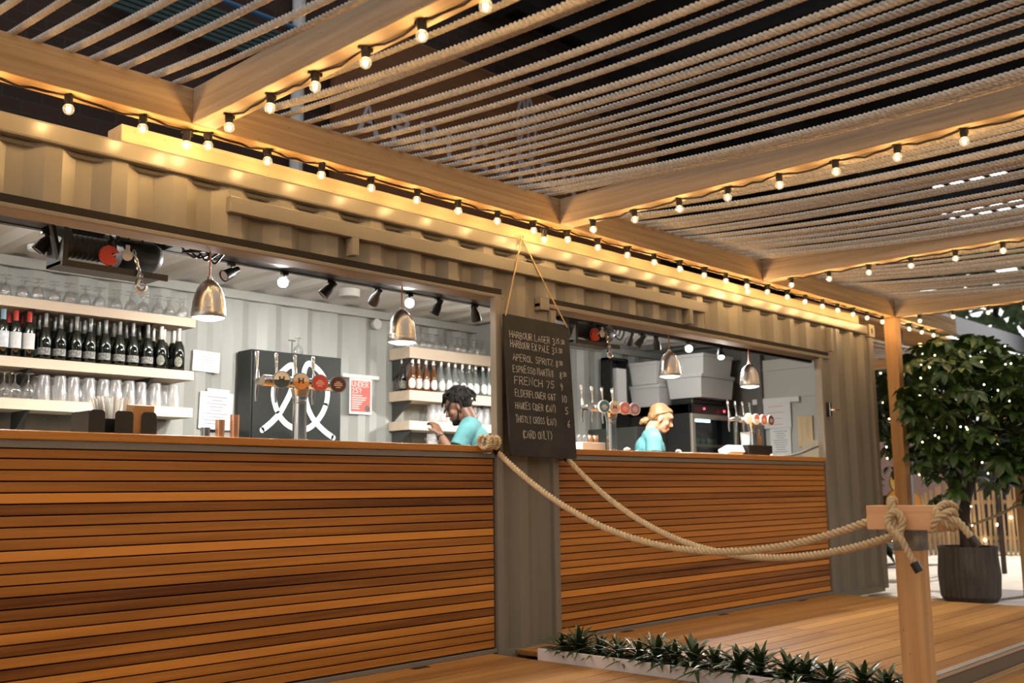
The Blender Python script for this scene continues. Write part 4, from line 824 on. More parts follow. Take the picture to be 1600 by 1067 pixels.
for txt, u0, v0, wd, pr, up in LINES:
    g = G()
    L_ = sum((.8 if c == ' ' else (.3 if c in 'I1(' else 1)+.32) for c in txt)
    tot = {'(CARD ONLY)': .46}.get(txt, min(.62, (up-.03 if up else .9)-u0)); wl = tot*W_/L_
    pl = lambda u, v, d: cb(u0+u/W_, v0+v/H_, .0012)
    lettering(g, txt, .043 if len(txt) > 12 else .048, wl, pl, .32, .07, jit=.16)
    if pr:
        pl = lambda u, v, d: cb(up+u/W_, v0-.006+v/H_, .0012); big = len(pr) <= 2
        lettering(g, pr[:1], .045, .024, pl, .3, .08, jit=.1) if not big else lettering(g, pr, .045, .026, pl, .4, .08, jit=.1)
        if not big: pl = lambda u, v, d: cb(up+.06+u/W_, v0+.012+v/H_, .0012); lettering(g, pr[1:].lstrip('.'), .03, .013, pl, .3, .1, jit=.1)
    g.obj('chalk_line', CHALK, t)
hookp = at(815, 371, -.025); g = G()
for _q, (u, v) in ((cTL, (.02, .985)), (cTR, (.97, .985))):
    e = cBL+cb(u, v, .004); m_ = hookp.lerp(e, .5); g.tube(smoothpath([hookp, m_+V((0, 0, -.006)), e], 6), .0048, 6)
g.tube([hookp+V((.012*math.cos(a), -.004, .014*math.sin(a))) for a in [2*PI*k/10 for k in range(11)]], .005, 6)
g.xf(MX.Translation(-cBL)); g.obj('cord', mat('jute cord', (.55, .38, .18), .8), t, smooth=60)
# ================================================================== rope barrier
t = thing('barrier_post', 'pale timber barrier post with a short crossbar and knotted ropes', 'post', (3.88, -2.69, 0)); BP = t
g = G(); g.box(-.045, .045, -.046, .046, .0, .765); g.obj('post', PINE_Z, t, bevel=.003)
g = G(); g.box(-.05, .045, -.145, .145, .765, .856); g.obj('crossbar', wood('crossbar pine', (.50, .24, .11), (.80, .52, .30), 'Y', .6), t, bevel=.003)
g = G(); g.box(-.047, .047, -.048, .048, .69, .765); g.obj('metal_sleeve', mat('galvanised sleeve', (.20, .18, .14), .5, .5, var=.4, vscale=(30, 30, 30)), t)
def barrier(label, a, b, sag, tail0, n=28, skew=0.):
    a, b = V(a), V(b); pts = []
    for k in range(n+1): u = k/n; p = a.lerp(b, u); p.z -= sag*4*u*(1-u)*(1+skew*(u-.5)); pts.append(p)
    th = thing('barrier_rope', label, 'rope', a)
    g = twist([p-a for p in pts], .0175, .075, 8, .008); g.obj('rope', ROPE2, th, smooth=70)
    return th, a, pts
r1, a1, _ = barrier('nearer barrier rope sagging from the end of the long bar to the crossbar', (4.335, -.055, 1.165), (3.945, -2.56, .815), .325, 0)
r2, a2, _ = barrier('farther barrier rope sagging from behind the chalkboard to the crossbar end', (4.985, -.05, 1.13), (3.955, -2.79, .815), .35, 0)
# coil of the first rope round the counter corner with its shackle
ctr = V((4.30, -.03, 1.215)); c = []
for k in range(60): q = 2*PI*k/18; c.append(ctr+V((.035-.0022*k, -.03+.035*math.cos(q), .035*math.sin(q)))-a1)
twist(c, .014, .05, 6, .008).obj('coil', ROPE2, r1, smooth=70)
g = G(); g.tube([V((4.325+.018*math.cos(q), -.062, 1.172+.026*math.sin(q)))-a1 for q in [2*PI*k/14 for k in range(15)]], .007, 6); g.tube([V((4.31, -.06, 1.185))-a1, V((4.34, -.066, 1.15))-a1], [.02, .022], 10); g.obj('shackle', mat('dark shackle', (.03, .03, .03), .3, .9), r1, smooth=60)
g = G(); g.tube([V((4.985, -.03, 1.16))-a2, V((4.985, -.055, 1.12))-a2], [.02, .022], 10); g.obj('shackle', mat('dark shackle', (.03,)*3, .3, .9), r2, smooth=60)
def knot(th, org, pts, tail, tip):
    twist([V(p)-org for p in smoothpath(pts, 7)], .0150, .065, 7, .009).obj('knot', ROPE2, th, smooth=70)
    twist([V(p)-org for p in smoothpath(tail, 6)], .0145, .06, 7, .009).obj('tail', ROPE2, th, smooth=70)
    d = (V(tail[-1])-V(tail[-2])).normalized(); g = G(); g.tube([V(tail[-1])-d*.012-org, V(tail[-1])+d*.026-org], .0165, 10); g.obj('tape_tip', BLACK, th)
X_, Y_ = 3.80, -2.665
knot(r1, a1, [(3.95, -2.60, .815), (3.90, -2.63, .872), (3.83, -2.645, .874), (X_+.02, -2.655, .835), (X_, -2.66, .80), (X_-.01, -2.685, .755), (X_-.005, -2.70, .80), (X_-.01, -2.68, .835), (X_-.02, -2.652, .81), (X_-.03, -2.66, .775), (X_-.02, -2.695, .745), (X_, -2.67, .735)],
     [(X_-.025, -2.665, .765), (X_-.03, -2.70, .735), (X_-.025, -2.72, .69), (X_-.02, -2.745, .64)], 0)
Y2 = -2.845
knot(r2, a2, [(3.955, -2.79, .815), (3.92, -2.85, .845), (3.86, -2.84, .862), (3.80, Y2+.02, .835), (3.79, Y2-.005, .80), (3.82, Y2-.03, .775), (3.86, Y2-.02, .795), (3.84, Y2-.03, .83), (3.79, Y2-.02, .83), (3.775, Y2+.015, .80), (3.80, Y2+.03, .765)],
     [(3.80, Y2-.02, .81), (3.80, Y2-.055, .80), (3.80, Y2-.085, .765), (3.80, Y2-.105, .735)], 0)
# ================================================================== planter trough with spiky plants
t = thing('planter_trough', 'long white planter trough sunk between the two decks', 'planter', (4.33, -.36, 0))
g = G(); g.box(0, .012, -2.2, 0, -.11, .062); g.box(.188, .2, -2.2, 0, -.11, .055); g.box(.012, .188, -.012, 0, -.11, .06); g.box(.012, .188, -2.2, -2.188, -.11, .06); g.obj('trough', mat('white painted board', (.74, .72, .74), .55), t, bevel=.002)
g = G(); g.box(.012, .188, -2.188, -.012, -.10, .03); g.obj('soil', mat('dark soil', (.02, .016, .012), .95), t)
def leaf(g, base, ang, L_, up, wd, droop, n=6):
    d = V((math.cos(ang), math.sin(ang), 0)); sd = V((-d.y, d.x, 0)); A, B, C = [], [], []
    for k in range(n+1):
        u = k/n; h = L_*(math.sin(up)*u-droop*u*u); o = L_*math.cos(up)*u; p = base+d*o+V((0, 0, h)); q = wd*(.35+1.3*u if u < .35 else .8*(1.15-u)*1.5/1.1)*(1 if u < 1 else .05)
        q = wd*max(.03, math.sin(PI*min(1, .25+.75*u))**.8)
        A.append(p-sd*q+V((0, 0, q*.35))); B.append(p); C.append(p+sd*q+V((0, 0, q*.35)))
    g.sheet(A, B); g.sheet(B, C)
LEAFM = mat('dark spiky leaf', (.03, .062, .016), .38, spec=.5, var=.5, vscale=(20, 20, 20), coat=.2)
SPK = []
for v in range(4):
    rr = random.Random(v+40); g = G()
    for tier, (n_, up, L_) in enumerate(((12, .32, .15), (11, .6, .165), (9, .9, .15), (5, 1.25, .115))):
        for k in range(n_): leaf(g, V((0, 0, .012*tier)), 2*PI*k/n_+tier*.4+rr.uniform(-.2, .2), 1.45*L_*rr.uniform(.8, 1.15), up+rr.uniform(-.15, .15), .0125, .42-.04*tier)
    SPK.append(g.mesh('spiky_plant', LEAFM, 60))
for k in range(17):
    o = put('spiky_plant', SPK[k % 4], (4.43+R.uniform(-.025, .025), -.46-.124*k+R.uniform(-.02, .02), .05), f'{ORD[k]} spiky green plant in the white trough, counted from the container', 'plant', 'spiky plants in the trough', R.uniform(0, 6))
    q = R.uniform(.85, 1.2); o.scale = (q, q, q*R.uniform(.68, .9))
# ================================================================== potted tree
TX, TY = 10.35, -.56
t = thing('potted_tree', 'potted broad-leaved tree with fairy lights standing beyond the container end', 'tree', (TX, TY, -.17))
g = G(); n = 96; prof = [(.235, 0), (.27, .05), (.285, .25), (.268, .46), (.272, .52), (.245, .52), (.24, .44)]
vs = [((r*(1+(.012 if (k % 3) == 0 else 0)*(0 < i < 4)))*math.cos(2*PI*k/n) for k in range(n)) for i, (r, z) in enumerate(prof)]
for i, (r, z) in enumerate(prof):
    for k in range(n): q = r*(1-(.022 if k % 3 == 0 and i < 5 else 0)); g.v.append((q*math.cos(2*PI*k/n), q*math.sin(2*PI*k/n), z))
for i in range(len(prof)-1):
    for k in range(n): g.f.append([i*n+k, i*n+(k+1) % n, (i+1)*n+(k+1) % n, (i+1)*n+k])
g.f.append([6*n+k for k in range(n)]); g.f.append([k for k in range(n)][::-1]); g.m = [0]*len(g.f); g.tone = [0]*len(g.f)
g.obj('pot', mat('ribbed grey brown pot', (.075, .066, .055), .7, var=.3, vscale=(25, 25, 3)), t)
BARK = mat('dark bark', (.055, .042, .032), .85, bump=.6, bscale=40, var=.3, vscale=(20, 20, 5))
g = G(); ends = []
g.tube(smoothpath([(0, 0, .42), (.01, 0, .6), (-.01, .01, .78), (.0, 0, .92)], 4), [.075, .072, .068, .066, .064, .062, .06, .06, .06, .06, .062, .062, .065][:13], 10)
for k, (a, s_, h) in enumerate(((2.2, .42, 1.75), (2.6, .16, 2.0), (-.9, .10, 2.15), (-.6, .38, 1.9), (.6, .25, 1.8), (3.6, .30, 1.7), (-1.9, .28, 1.85))):
    e = V((s_*math.cos(a), s_*math.sin(a), h)); p = smoothpath([(0, 0, .85), (e.x*.35, e.y*.35, 1.2), (e.x*.75, e.y*.75, 1.5), e], 4); g.tube(p, [.042-.0026*i for i in range(len(p))], 7); ends.append(e)
    for j in range(3): q = p[7+j]; e2 = q+V((R.uniform(-.35, .35), R.uniform(-.35, .35), R.uniform(.05, .4))); g.tube([q, q.lerp(e2, .5)+V((0, 0, .04)), e2], [.016, .011, .006], 5)
g.obj('trunk', BARK, t, smooth=60)
g = G(); rr = random.Random(11)
def cluster(g, c, sz, rr):
    n_ = rr.randint(6, 8); rz = rr.uniform(0, 6); tl = MX.Rotation(rr.uniform(-.7, .7), 3, 'X') @ MX.Rotation(rr.uniform(-.7, .7), 3, 'Y')
    for k in range(n_):
        a = rz+2*PI*k/n_; d = V((math.cos(a), math.sin(a), 0)); sd = V((-d.y, d.x, 0)); L_ = sz*rr.uniform(.8, 1.15); w_ = L_*.24
        P = [V((0, 0, 0)), d*L_*.35+V((0, 0, .01))-V((0, 0, L_*.05)), d*L_*.72-V((0, 0, L_*.22)), d*L_-V((0, 0, L_*.45))]; W2 = [.15, .9, 1., .08]
        A = [c+tl @ (p-sd*w_*q+V((0, 0, w_*q*.25))) for p, q in zip(P, W2)]; B = [c+tl @ p for p in P]; C = [c+tl @ (p+sd*w_*q+V((0, 0, w_*q*.25))) for p, q in zip(P, W2)]
        g.sheet(A, B); g.sheet(B, C)
def crown(n_, rr, hang=False):
    while n_:
        a = rr.uniform(0, 2*PI); ph = math.acos(rr.uniform(-.75, 1)); q = rr.uniform(.55, 1.02)
        p = V((1.0*q*math.sin(ph)*math.cos(a)+.08, 1.0*q*math.sin(ph)*math.sin(a)-.09, 1.74+.82*q*math.cos(ph)))
        lump = .5+.5*math.sin(p.x*7+1.3)*math.cos(p.y*6.3+.5)*math.cos(p.z*6)
        if lump < .3 or (p.x+TX < 9.98 and p.y+TY > -.3): continue
        n_ -= 1; yield p
for p in list(crown(560, rr))+[V((.75*math.cos(a)*q, .75*math.sin(a)*q, z)) for a, q, z in ((2.9, .6, .98), (-2.9, .8, 1.05), (3.3, .75, .93), (-.8, .85, 1.0), (-.6, 1.05, 1.05), (-.9, 1.15, 1.15), (-2.7, 1.0, 1.2), (-2.5, 1.1, 1.1), (-.7, 1.2, 1.25), (-2.2, .9, 1.1), (-1., .95, 1.12))]+[V((.3*math.cos(a), .3*math.sin(a), 2.5+.06*math.sin(a*3))) for a in range(8)]: cluster(g, p, rr.uniform(.11, .16), rr)
g.obj('foliage', mat('broad tree leaf', (.034, .075, .015), .34, spec=.5, var=.55, vscale=(9, 9, 9)), t, smooth=60)
g = G(); g.lathe([(0, .46), (.24, .46), (.23, .47), (0, .48)], seg=24); g.obj('soil', mat('dark soil', (.02,)*3, .95), t)
FAIRY = emis('fairy light', (1, .80, .46), 14)
def fairy(label, pts, r, loc, power=0):
    g = G()
    for p in pts: g.ball(p, r, 8, 6)
    o = tag(g.obj('fairy_lights', FAIRY), label, 'fairy lights', kind='stuff'); o.location = loc; return o
rr = random.Random(5); fairy('tiny warm fairy lights scattered through the potted tree', [p*1.0+V((p.x*.12, p.y*.12, (p.z-1.72)*.1)) for p in crown(150, rr)]+[V((.05*math.cos(k), .07*math.sin(k*2.3), .6+.06*k)) for k in range(8)], 0.0072, (TX-.0, TY-.0, -.17))
# rear barrier posts and ropes
for x, y, h, l in ((11.15, -.86, 1.75, 'orange timber post behind the potted tree'),):
    g = G(); g.box(-.055, .055, -.055, .055, -.19, h); o = tag(g.obj('timber_post', PINE_Z, origin=None, bevel=.003), l, 'post'); o.location = (x, y, 0)
for a, b, l in (((11.1, -.8, .72), (10.75, .9, .62), 'thin rope slung behind the tree trunk'), ((11.2, -.9, .72), (12.2, -2.6, .70), 'rope slung from the orange post beyond the tree')):
    a, b = V(a), V(b); pts = [a.lerp(b, k/14)-V((0, 0, .22*4*(k/14)*(1-k/14))) for k in range(15)]
    tag(twist(pts, .017, .09, 6, .012).obj('slung_rope', ROPE2, smooth=70), l, 'rope')
g = twist([V((11.15+.075*math.cos(q), -.86+.075*math.sin(q), .70+.006*q)) for q in [2*PI*k/16 for k in range(34)]], .016, .08, 6, .012); tag(g.obj('rope_loop', ROPE2, smooth=70), 'rope wound round the orange post behind the tree', 'rope')
# picket fence
t = thing('picket_fence', 'picket fence of upright sticks beyond the sand', 'fence', (0, 0, 0))
A, B = V((16.0, 2.6, -.17)), V((18.8, -3.3, -.17)); g = G(); rr = random.Random(3); n = 98
FP_ = mat('weathered picket', (.42, .28, .14), .75, var=.4, vscale=(6, 6, 1))
for k in range(n):
    p = A.lerp(B, k/n); h = rr.uniform(.95, 1.15); g = G(); g.bar(p, p+V((rr.uniform(-.02, .02), rr.uniform(-.02, .02), h)), .042, .03, up=(1, .4, 0)); g.obj('picket', FP_, t)
g = G(); g.bar(A+V((.03, 0, .3)), B+V((.03, 0, .3)), .04, .06); g.bar(A+V((.03, 0, .85)), B+V((.03, 0, .85)), .04, .06); g.obj('rail', FP_, t)
fairy('fairy lights draped along the picket fence', [A.lerp(B, k/34)+V((-.08, 0, .25+.45*abs(math.sin(k*.9))+rr.uniform(-.1, .1)))-A for k in range(34)], .02, A)
fairy('fairy lights hanging at the frame edge behind the timber post', [V((12.5, -1.6-.02*k, .35+.11*k+.05*math.sin(k*3)))-V((12.5, -1.6, 0)) for k in range(12)], .012, (12.5, -1.6, 0))
# soft things far behind
YEL = mat('orange painted panel', (.75, .30, .03), .5); YE2 = mat('yellow painted panel', (.70, .48, .10), .5)
t = thing('guitar', 'yellow and orange guitar hanging behind the container corner', 'guitar', (13.6, 1.42, .72)); M_ = MX.Rotation(-.9, 4, 'Z')
g = G(); g.prism([(.20*math.cos(a)*(1+.12*math.cos(2*a)), .20*math.sin(a)) for a in [2*PI*k/24 for k in range(24)]], lambda u, v, d: (u, d, v), -.04, .04); g.xf(M_); g.obj('lower_bout', YEL, t)
g = G(); g.prism([(.145*math.cos(a), .27+.16*math.sin(a)) for a in [2*PI*k/24 for k in range(24)]], lambda u, v, d: (u, d, v), -.038, .038); g.xf(M_); g.obj('upper_bout', YE2, t)
g = G(); g.box(-.025, .025, -.055, -.035, .2, .95); g.xf(M_); g.obj('neck', BARK, t)
for x, y, z, l in ((13.2, .04, 1.69, 'orange round lantern showing through the tree crown'), (13.0, .0, 1.23, 'small orange lantern low in the tree crown')):
    t = thing('lantern', l, 'lantern', (x, y, -.15)); g = G(); g.ball((0, 0, z+.15), (.15, .15, .19) if z > 1.4 else (.07, .07, .09), 14, 10); g.obj('globe', YEL, t, smooth=60); g = G(); g.tube([(0, 0, 0), (0, 0, z)], .018, 8); g.obj('pole', BARK, t)
def bush(name, label, c, rad, n_, col, sz, seed):
    rr = random.Random(seed); g = G()
    for k in range(n_):
        a = rr.uniform(0, 2*PI); ph = math.acos(rr.uniform(-1, 1)); q = rr.uniform(.5, 1)
        cluster(g, V((rad[0]*q*math.sin(ph)*math.cos(a), rad[1]*q*math.sin(ph)*math.sin(a), rad[2]*q*math.cos(ph))), sz*rr.uniform(.7, 1.2), rr)
    t = thing(name, label, 'tree', c); g.obj('foliage', mat(name+' leaf %.2f' % col[1], col, .5, var=.5, vscale=(3, 3, 3)), t)
    g = G(); g.tube([(0, 0, -c[2]-.17), (.05, 0, -.2), (0, .05, rad[2]*.6)], [.12, .09, .03], 8); g.obj('trunk', BARK, t)
bush('garden_tree', 'pale green tree blurred behind the rope roof, beyond the grey awning', (27, 4.3, 4.7), (2.4, 3.2, 2.4), 150, (.30, .42, .22), .5, 21)
bush('garden_tree', 'pale green bush blurred behind the orange post and fence', (20.3, -1.2, 1.0), (.9, 1.1, 1.05), 130, (.22, .36, .17), .28, 22)
bush('garden_tree', 'dark bush blurred between the container end and the tree', (13.6, 2.5, .55), (.7, 1.0, 1.0), 140, (.03, .06, .03), .25, 23)
g = G(); g.box(-3.2, 3.2, -.06, .06, -.13, .13); [g.box(x, x+.08, -.04, .04, -3.35, -.13) for x in (-3.1, 3.0)]; o = tag(g.obj('awning', mat('grey awning', (.12, .125, .14), .7)), 'long grey awning edge above the tree', 'awning'); o.location = (15.9, 1.0, 3.2)
g = G(); g.box(-.7, .7, -.1, .1, 0, 2.45); o = tag(g.obj('hoarding', mat('pale pink hoarding', (.62, .42, .38), .7)), 'pale pink hoarding blurred behind the tree', 'hoarding'); o.location = (19, 3.5, -.17); o.rotation_euler.z = -1.1
# ================================================================== the surrounding hall
BRK = MATS.get('brick') or bpy.data.materials.new('brick'); BRK.use_nodes = True; nn = BRK.node_tree.nodes; LL = BRK.node_tree.links; pp = nn['Principled BSDF']; pp.inputs['Roughness'].default_value = .9
tc = nn.new('ShaderNodeTexCoord'); mp = nn.new('ShaderNodeMapping'); mp.inputs['Rotation'].default_value = (PI/2, 0, 0); LL.new(tc.outputs['Object'], mp.inputs[0]); bt = nn.new('ShaderNodeTexBrick'); LL.new(mp.outputs[0], bt.inputs[0])
bt.inputs['Color1'].default_value = (.045, .02, .013, 1); bt.inputs['Color2'].default_value = (.022, .012, .010, 1); bt.inputs['Mortar'].default_value = (.035, .03, .027, 1); bt.inputs['Scale'].default_value = 1; bt.inputs['Brick Width'].default_value = .44; bt.inputs['Row Height'].default_value = .15; bt.inputs['Mortar Size'].default_value = .012
LL.new(bt.outputs[0], pp.inputs[0])
g = G(); g.box(-8, 16.3, 7.3, 7.8, -.2, 9.2); struct(g.obj('wall_brick', BRK), 'dark brick building wall behind the container', 'brick wall')
VOID = mat('dark roof', (.006, .006, .006), .9)
g = G()
for x0, x1, y0, y1 in ((11, 17, -.3, 34), (17, 28.5, -9, 34), (34.5, 42, -9, 34), (28.5, 34.5, -9, 4.3), (28.5, 34.5, 7.6, 34)): g.box(x0, x1, y0, y1, 9.4, 9.7)
struct(g.obj('roof', VOID), 'dark hall roof high above the pergola', 'roof')
g = G()
for k in range(8): g.box(11.5+k*3.6, 11.7+k*3.6, -.3 if k < 2 else -9, 34, 8.9, 9.4)
g.box(11, 28, 6, 6.3, 8.7, 9.4); g.box(11, 42, 14, 14.3, 8.7, 9.4)
struct(g.obj('roof_beam', mat('dark roof steel', (.012, .012, .013), .7)), 'dark steel beams under the hall roof', 'roof beam')
for k in range(5):
    g = G(); g.box(28.5, 34.5, 4.3+.55*(k+1)-.05, 4.3+.55*(k+1)+.05, 9.4, 9.5); struct(g.obj('roof_beam', VOID), 'glazing bar of the skylight', 'glazing bar')
g = G(); g.box(42, 42.3, 12.6, 34.3, -.2, 9.7); struct(g.obj('wall_far', mat('dull end wall', (.07, .055, .055), .9)), 'dull far end wall of the hall', 'wall')
g = G(); g.box(10, 42, 34, 34.3, -.2, 9.7); struct(g.obj('wall_far', VOID), 'dark far wall of the hall', 'wall')
# sign wall
t = thing('fill_flood', 'floodlight added unseen under the roof steel to brighten the sand', 'fill_flood', (18.8, -2.5, 8.56))  # unseen lamp on the roof steel, added to brighten the sand
g = G(); g.box(-.2, .2, -.12, .12, 0, .14); g.box(-.02, .02, -.02, .02, .14, .2); g.box(-.22, -.2, -.13, .13, -.3, .14); g.box(.2, .22, -.13, .13, -.3, .14); g.box(-.22, .22, -.14, -.12, -.12, .14); g.box(-.22, .22, .12, .14, -.3, .14); g.obj('housing', BLACK, t)
g = G(); g.box(-.18, .18, -.1, .1, -.01, -.001); g.obj('fill_face', emis('floodlight face', (1, .97, .92), .6), t)
light('SPOT', 'fill_flood_light', (18.8, -2.5, 8.2), 4600, (1, .95, .88), None, .15, V((-5.4, 3.3, -8.8)).to_track_quat('-Z', 'Y').to_euler(), spot_size=.85, spot_blend=.7)
t = thing('site_hoarding', 'blue-grey hoarding boards beyond the picket fence', 'hoarding', (24, 1.5, -.17)); t.rotation_euler.z = -.44
for k in range(7): g = G(); g.box(-.03, .03, -6+1.9*k, -6+1.9*k+1.86, 0, 2.3); g.obj('board', mat('blue grey board', (.17, .20, .22), .7), t)
t = thing('sign_wall', 'brown boarded sign with pale lettering and a looped emblem seen through the ropes', 'sign', (8.35, 7.05, 5.25))
g = G()
for k in range(6): g.box(0, 7.9, 0, .12, .435*k, .435*k+.425)
g.obj('boards', wood('sign board', (.115, .048, .018), (.19, .085, .036), 'X', .7), t)
g = G(); g.box(0, 7.9, -.004, .0, 2.61, 2.64); [g.box(0, 7.9, -.002, .01, .435*k-.008, .435*k-.001) for k in range(1, 6)]; g.obj('board_edges', mat('pale board edge', (.22, .11, .05), .7), t)
PALE = mat('pale sign letters', (.42, .38, .42), .7)
xs = [8.78, 9.42, 10.0, 10.55, 11.1, 11.65, 12.2, 12.78, 13.35, 13.9]
for ch, x in zip('APPLEBERRY', xs):
    g = G(); lettering(g, ch, .42, .30, lambda u, v, d: (x-8.35+u, -.01-d, .92+v), 0, .17, th=.03); g.obj('letter', PALE, t)
g = G(); e0 = V((11.55, 7.04, 7.2)); LG2 = [((a-520)/720*.62, (610-b)/640*1.25) for a, b in LOGO]; ribbon(g, LG2, .06, lambda u, v: (12.35-8.35+u, -.012, 1.72+v)); g.obj('emblem', PALE, t)
g = G(); g.tube([(7.78, 7.15, -.1), (7.78, 7.15, 8.4)], .09, 10); tag(g.obj('downpipe', mat('white downpipe', (.50, .52, .54), .6)), 'white downpipe on the brick wall beside the sign', 'pipe')
t = thing('duct_pipes', 'ribbed duct coloured for blue light on the brick wall above the ropes', 'duct', (6.6, 7.1, 7.0))  # blue light on the ribbed metal is put into its colours
g = G(); 
for k in range(7): g.tube([(-1.6, 0, .07*k-.2), (1.2, 0, .07*k-.2)], .03, 6)
g.obj('duct', mat('blue lit duct', (.04, .075, .085), .5), t)
g = G(); g.tube([(-1.6, -.05, .36), (1.3, -.05, .36)], .035, 8); g.obj('blue_pipe', mat('blue lit pipe', (.02, .11, .26), .5), t)
# ================================================================== people
def voxel(g, name, m, parent, size=.007, smooth=3, origin=None):
    o = g.obj(name, m, parent, smooth=180); md = o.modifiers.new('r', 'REMESH'); md.mode = 'VOXEL'; md.voxel_size = size; md.use_smooth_shade = True
    sm = o.modifiers.new('s', 'SMOOTH'); sm.factor = .5; sm.iterations = smooth
    return o
def person(label, loc, face, lean, nod, skin, hairm, shirtm, hold_l, hold_r, style):
    "local frame: +x ahead, +y to the person's left, feet at z = 0; hold_* = elbow and wrist positions"
    t = thing('person', label, 'person', loc, face)
    hip = V((0, 0, .90)); ch = V((.02+lean*.5, 0, 1.20)); nk = V((.0+lean, 0, 1.415)); hd = nk+V((.055+.04*nod, 0, .132))
    Mh = MX.Translation(hd) @ MX.Rotation(nod, 4, 'Y')
    def hp(x, y, z): return Mh @ V((x, y, z))
    Mr = Mh.to_3x3()
    b = G()
    b.ball(hp(-.012, 0, .035), (.098, .077, .092), 20, 14, Mr); b.ball(hp(.03, 0, -.03), (.062, .060, .082), 16, 12, Mr); b.ball(hp(.055, 0, -.085), (.036, .040, .028), 12, 8, Mr); b.ball(hp(.075, 0, .045), (.022, .052, .022), 12, 8, Mr)
    b.tube([hp(.082, 0, .025), hp(.098, 0, -.004), hp(.112, 0, -.022), hp(.094, 0, -.032)], [.009, .012, .0145, .009], 8)
    b.ball(hp(.092, 0, -.057), (.012, .024, .0075), 10, 6, Mr); b.ball(hp(.089, 0, -.070), (.012, .021, .0075), 10, 6, Mr)
    for s in (-1, 1):
        b.ball(hp(-.008, s*.077, -.012), (.018, .010, .032), 10, 8, Mr); b.ball(hp(.055, s*.042, -.02), (.025, .02, .028), 10, 8, Mr)
    b.tube([hp(-.035, 0, -.03), nk+V((-.012, 0, .05)), nk+V((-.015, 0, -.06))], [.056, .054, .075], 14)
    for k in range(6):
        u = k/5; p = hip.lerp(ch, u); b.ball(p, (.10+.012*u, .155+.02*u-.03*math.sin(u*PI), .11), 16, 10)
    b.ball(ch+V((0, 0, .07)), (.112, .18, .13), 16, 10); b.tube([nk+V((-.01, .16, -.055)), nk+V((-.015, 0, -.03)), nk+V((-.01, -.16, -.055))], [.056, .07, .056], 12)
    for s in (-1, 1):
        b.tube([hip+V((0, s*.085, 0)), (.015, s*.09, .48), (-.02, s*.095, .09)], [.092, .062, .046], 12); b.ball((.05, s*.095, .045), (.13, .046, .045), 12, 8)
    arms = []
    for s, (el, wr) in ((1, hold_l), (-1, hold_r)):
        sh = nk+V((-.01, s*.185, -.065)); el, wr = V(el), V(wr); b.ball(sh, .058, 12, 8); m1 = sh.lerp(el, .45)
        b.tube([sh, m1, el], [.052, .048, .039], 12); b.tube([el, el.lerp(wr, .35), wr], [.040, .041, .027], 12)
        d = (wr-el).normalized(); sd = V((0, 0, 1)).cross(d); sd = (sd.normalized() if sd.length > .2 else V((0, 1, 0))); up = d.cross(sd)
        pm = wr+d*.048; b.hexa(pm, d*.046, sd*.036, up*.013)
        for k in range(4):
            r0 = wr+d*.088+sd*(.028-.019*k); Lf = (.070, .078, .072, .056)[k]; k1 = r0+d*Lf*.42-up*.006; k2 = k1+(d*.55-up*.75).normalized()*Lf*.33; k3 = k2+(-d*.25-up*.9).normalized()*Lf*.28
            b.tube([r0-d*.02, r0, k1, k2, k3], [.0095, .0095, .009, .008, .0065], 8)
        b.tube([wr+d*.02+sd*.026, wr+d*.05+sd*.052-up*.012, wr+d*.082+sd*.05-up*.03], [.0125, .011, .008], 8)
        arms.append((sh, el, wr))
    voxel(b, 'body', skin, t, .0065, 2)
    sgm = G()
    for k in range(7):
        u = k/6; p = (hip+V((0, 0, -.03))).lerp(ch, u); sgm.ball(p, (.125+.01*u, .178+.02*u-.02*math.sin(u*PI), .11), 18, 10)
    sgm.ball(ch+V((-.004, 0, .08)), (.135, .203, .14), 18, 12); sgm.tube([nk+V((-.012, .19, -.066)), nk+V((-.02, .07, -.025)), nk+V((-.02, -.07, -.025)), nk+V((-.012, -.19, -.066))], [.070, .083, .083, .070], 14)
    for sh, el, wr in arms: m1 = sh.lerp(el, .62 if style == 1 else .52); sgm.ball(sh, .074, 14, 10); sgm.tube([sh, sh.lerp(el, .3), m1], [.073, .069, .070], 14)
    rr = random.Random(len(label))
    for k in range(16): # folds in the cloth
        a = rr.uniform(-2.6, 2.6); z = rr.uniform(1.0, 1.36); p = V((.12*math.cos(a)+lean*(z-.9), .185*math.sin(a), z)); q = p+V((rr.uniform(-.05, .05), rr.uniform(-.06, .06), rr.uniform(-.16, -.06))); sgm.tube([p, p.lerp(q, .5), q], [.010, .019, .009], 7)
    voxel(sgm, 'shirt', shirtm, t, .008, 4)
    tr = G(); tr.ball(hip+V((0, 0, -.03)), (.125, .172, .12), 16, 10)
    for s in (-1, 1): tr.tube([hip+V((0, s*.085, 0)), (.015, s*.09, .48), (-.015, s*.095, .10)], [.105, .078, .07], 12)
    voxel(tr, 'trousers', mat('dark trousers', (.02, .02, .025), .8), t, .012, 3)
    sh_ = G()
    for s in (-1, 1): sh_.ball((.05, s*.095, .04), (.145, .055, .05), 12, 8)
    voxel(sh_, 'shoes', BLACK, t, .01, 2)
    e = G()
    for s in (-1, 1): e.ball(hp(.080, s*.031, .018), (.010, .013, .009), 10, 8, Mr)
    e.obj('eyes', mat('dark eye', (.03, .02, .018), .2), t, smooth=60)
    e = G()
    for s in (-1, 1): e.tube([hp(.086, s*.016, .040), hp(.090, s*.034, .045), hp(.078, s*.052, .038)], [.004, .005, .003], 6)
    e.obj('eyebrows', hairm, t)
    h = G(); rr = random.Random(style)
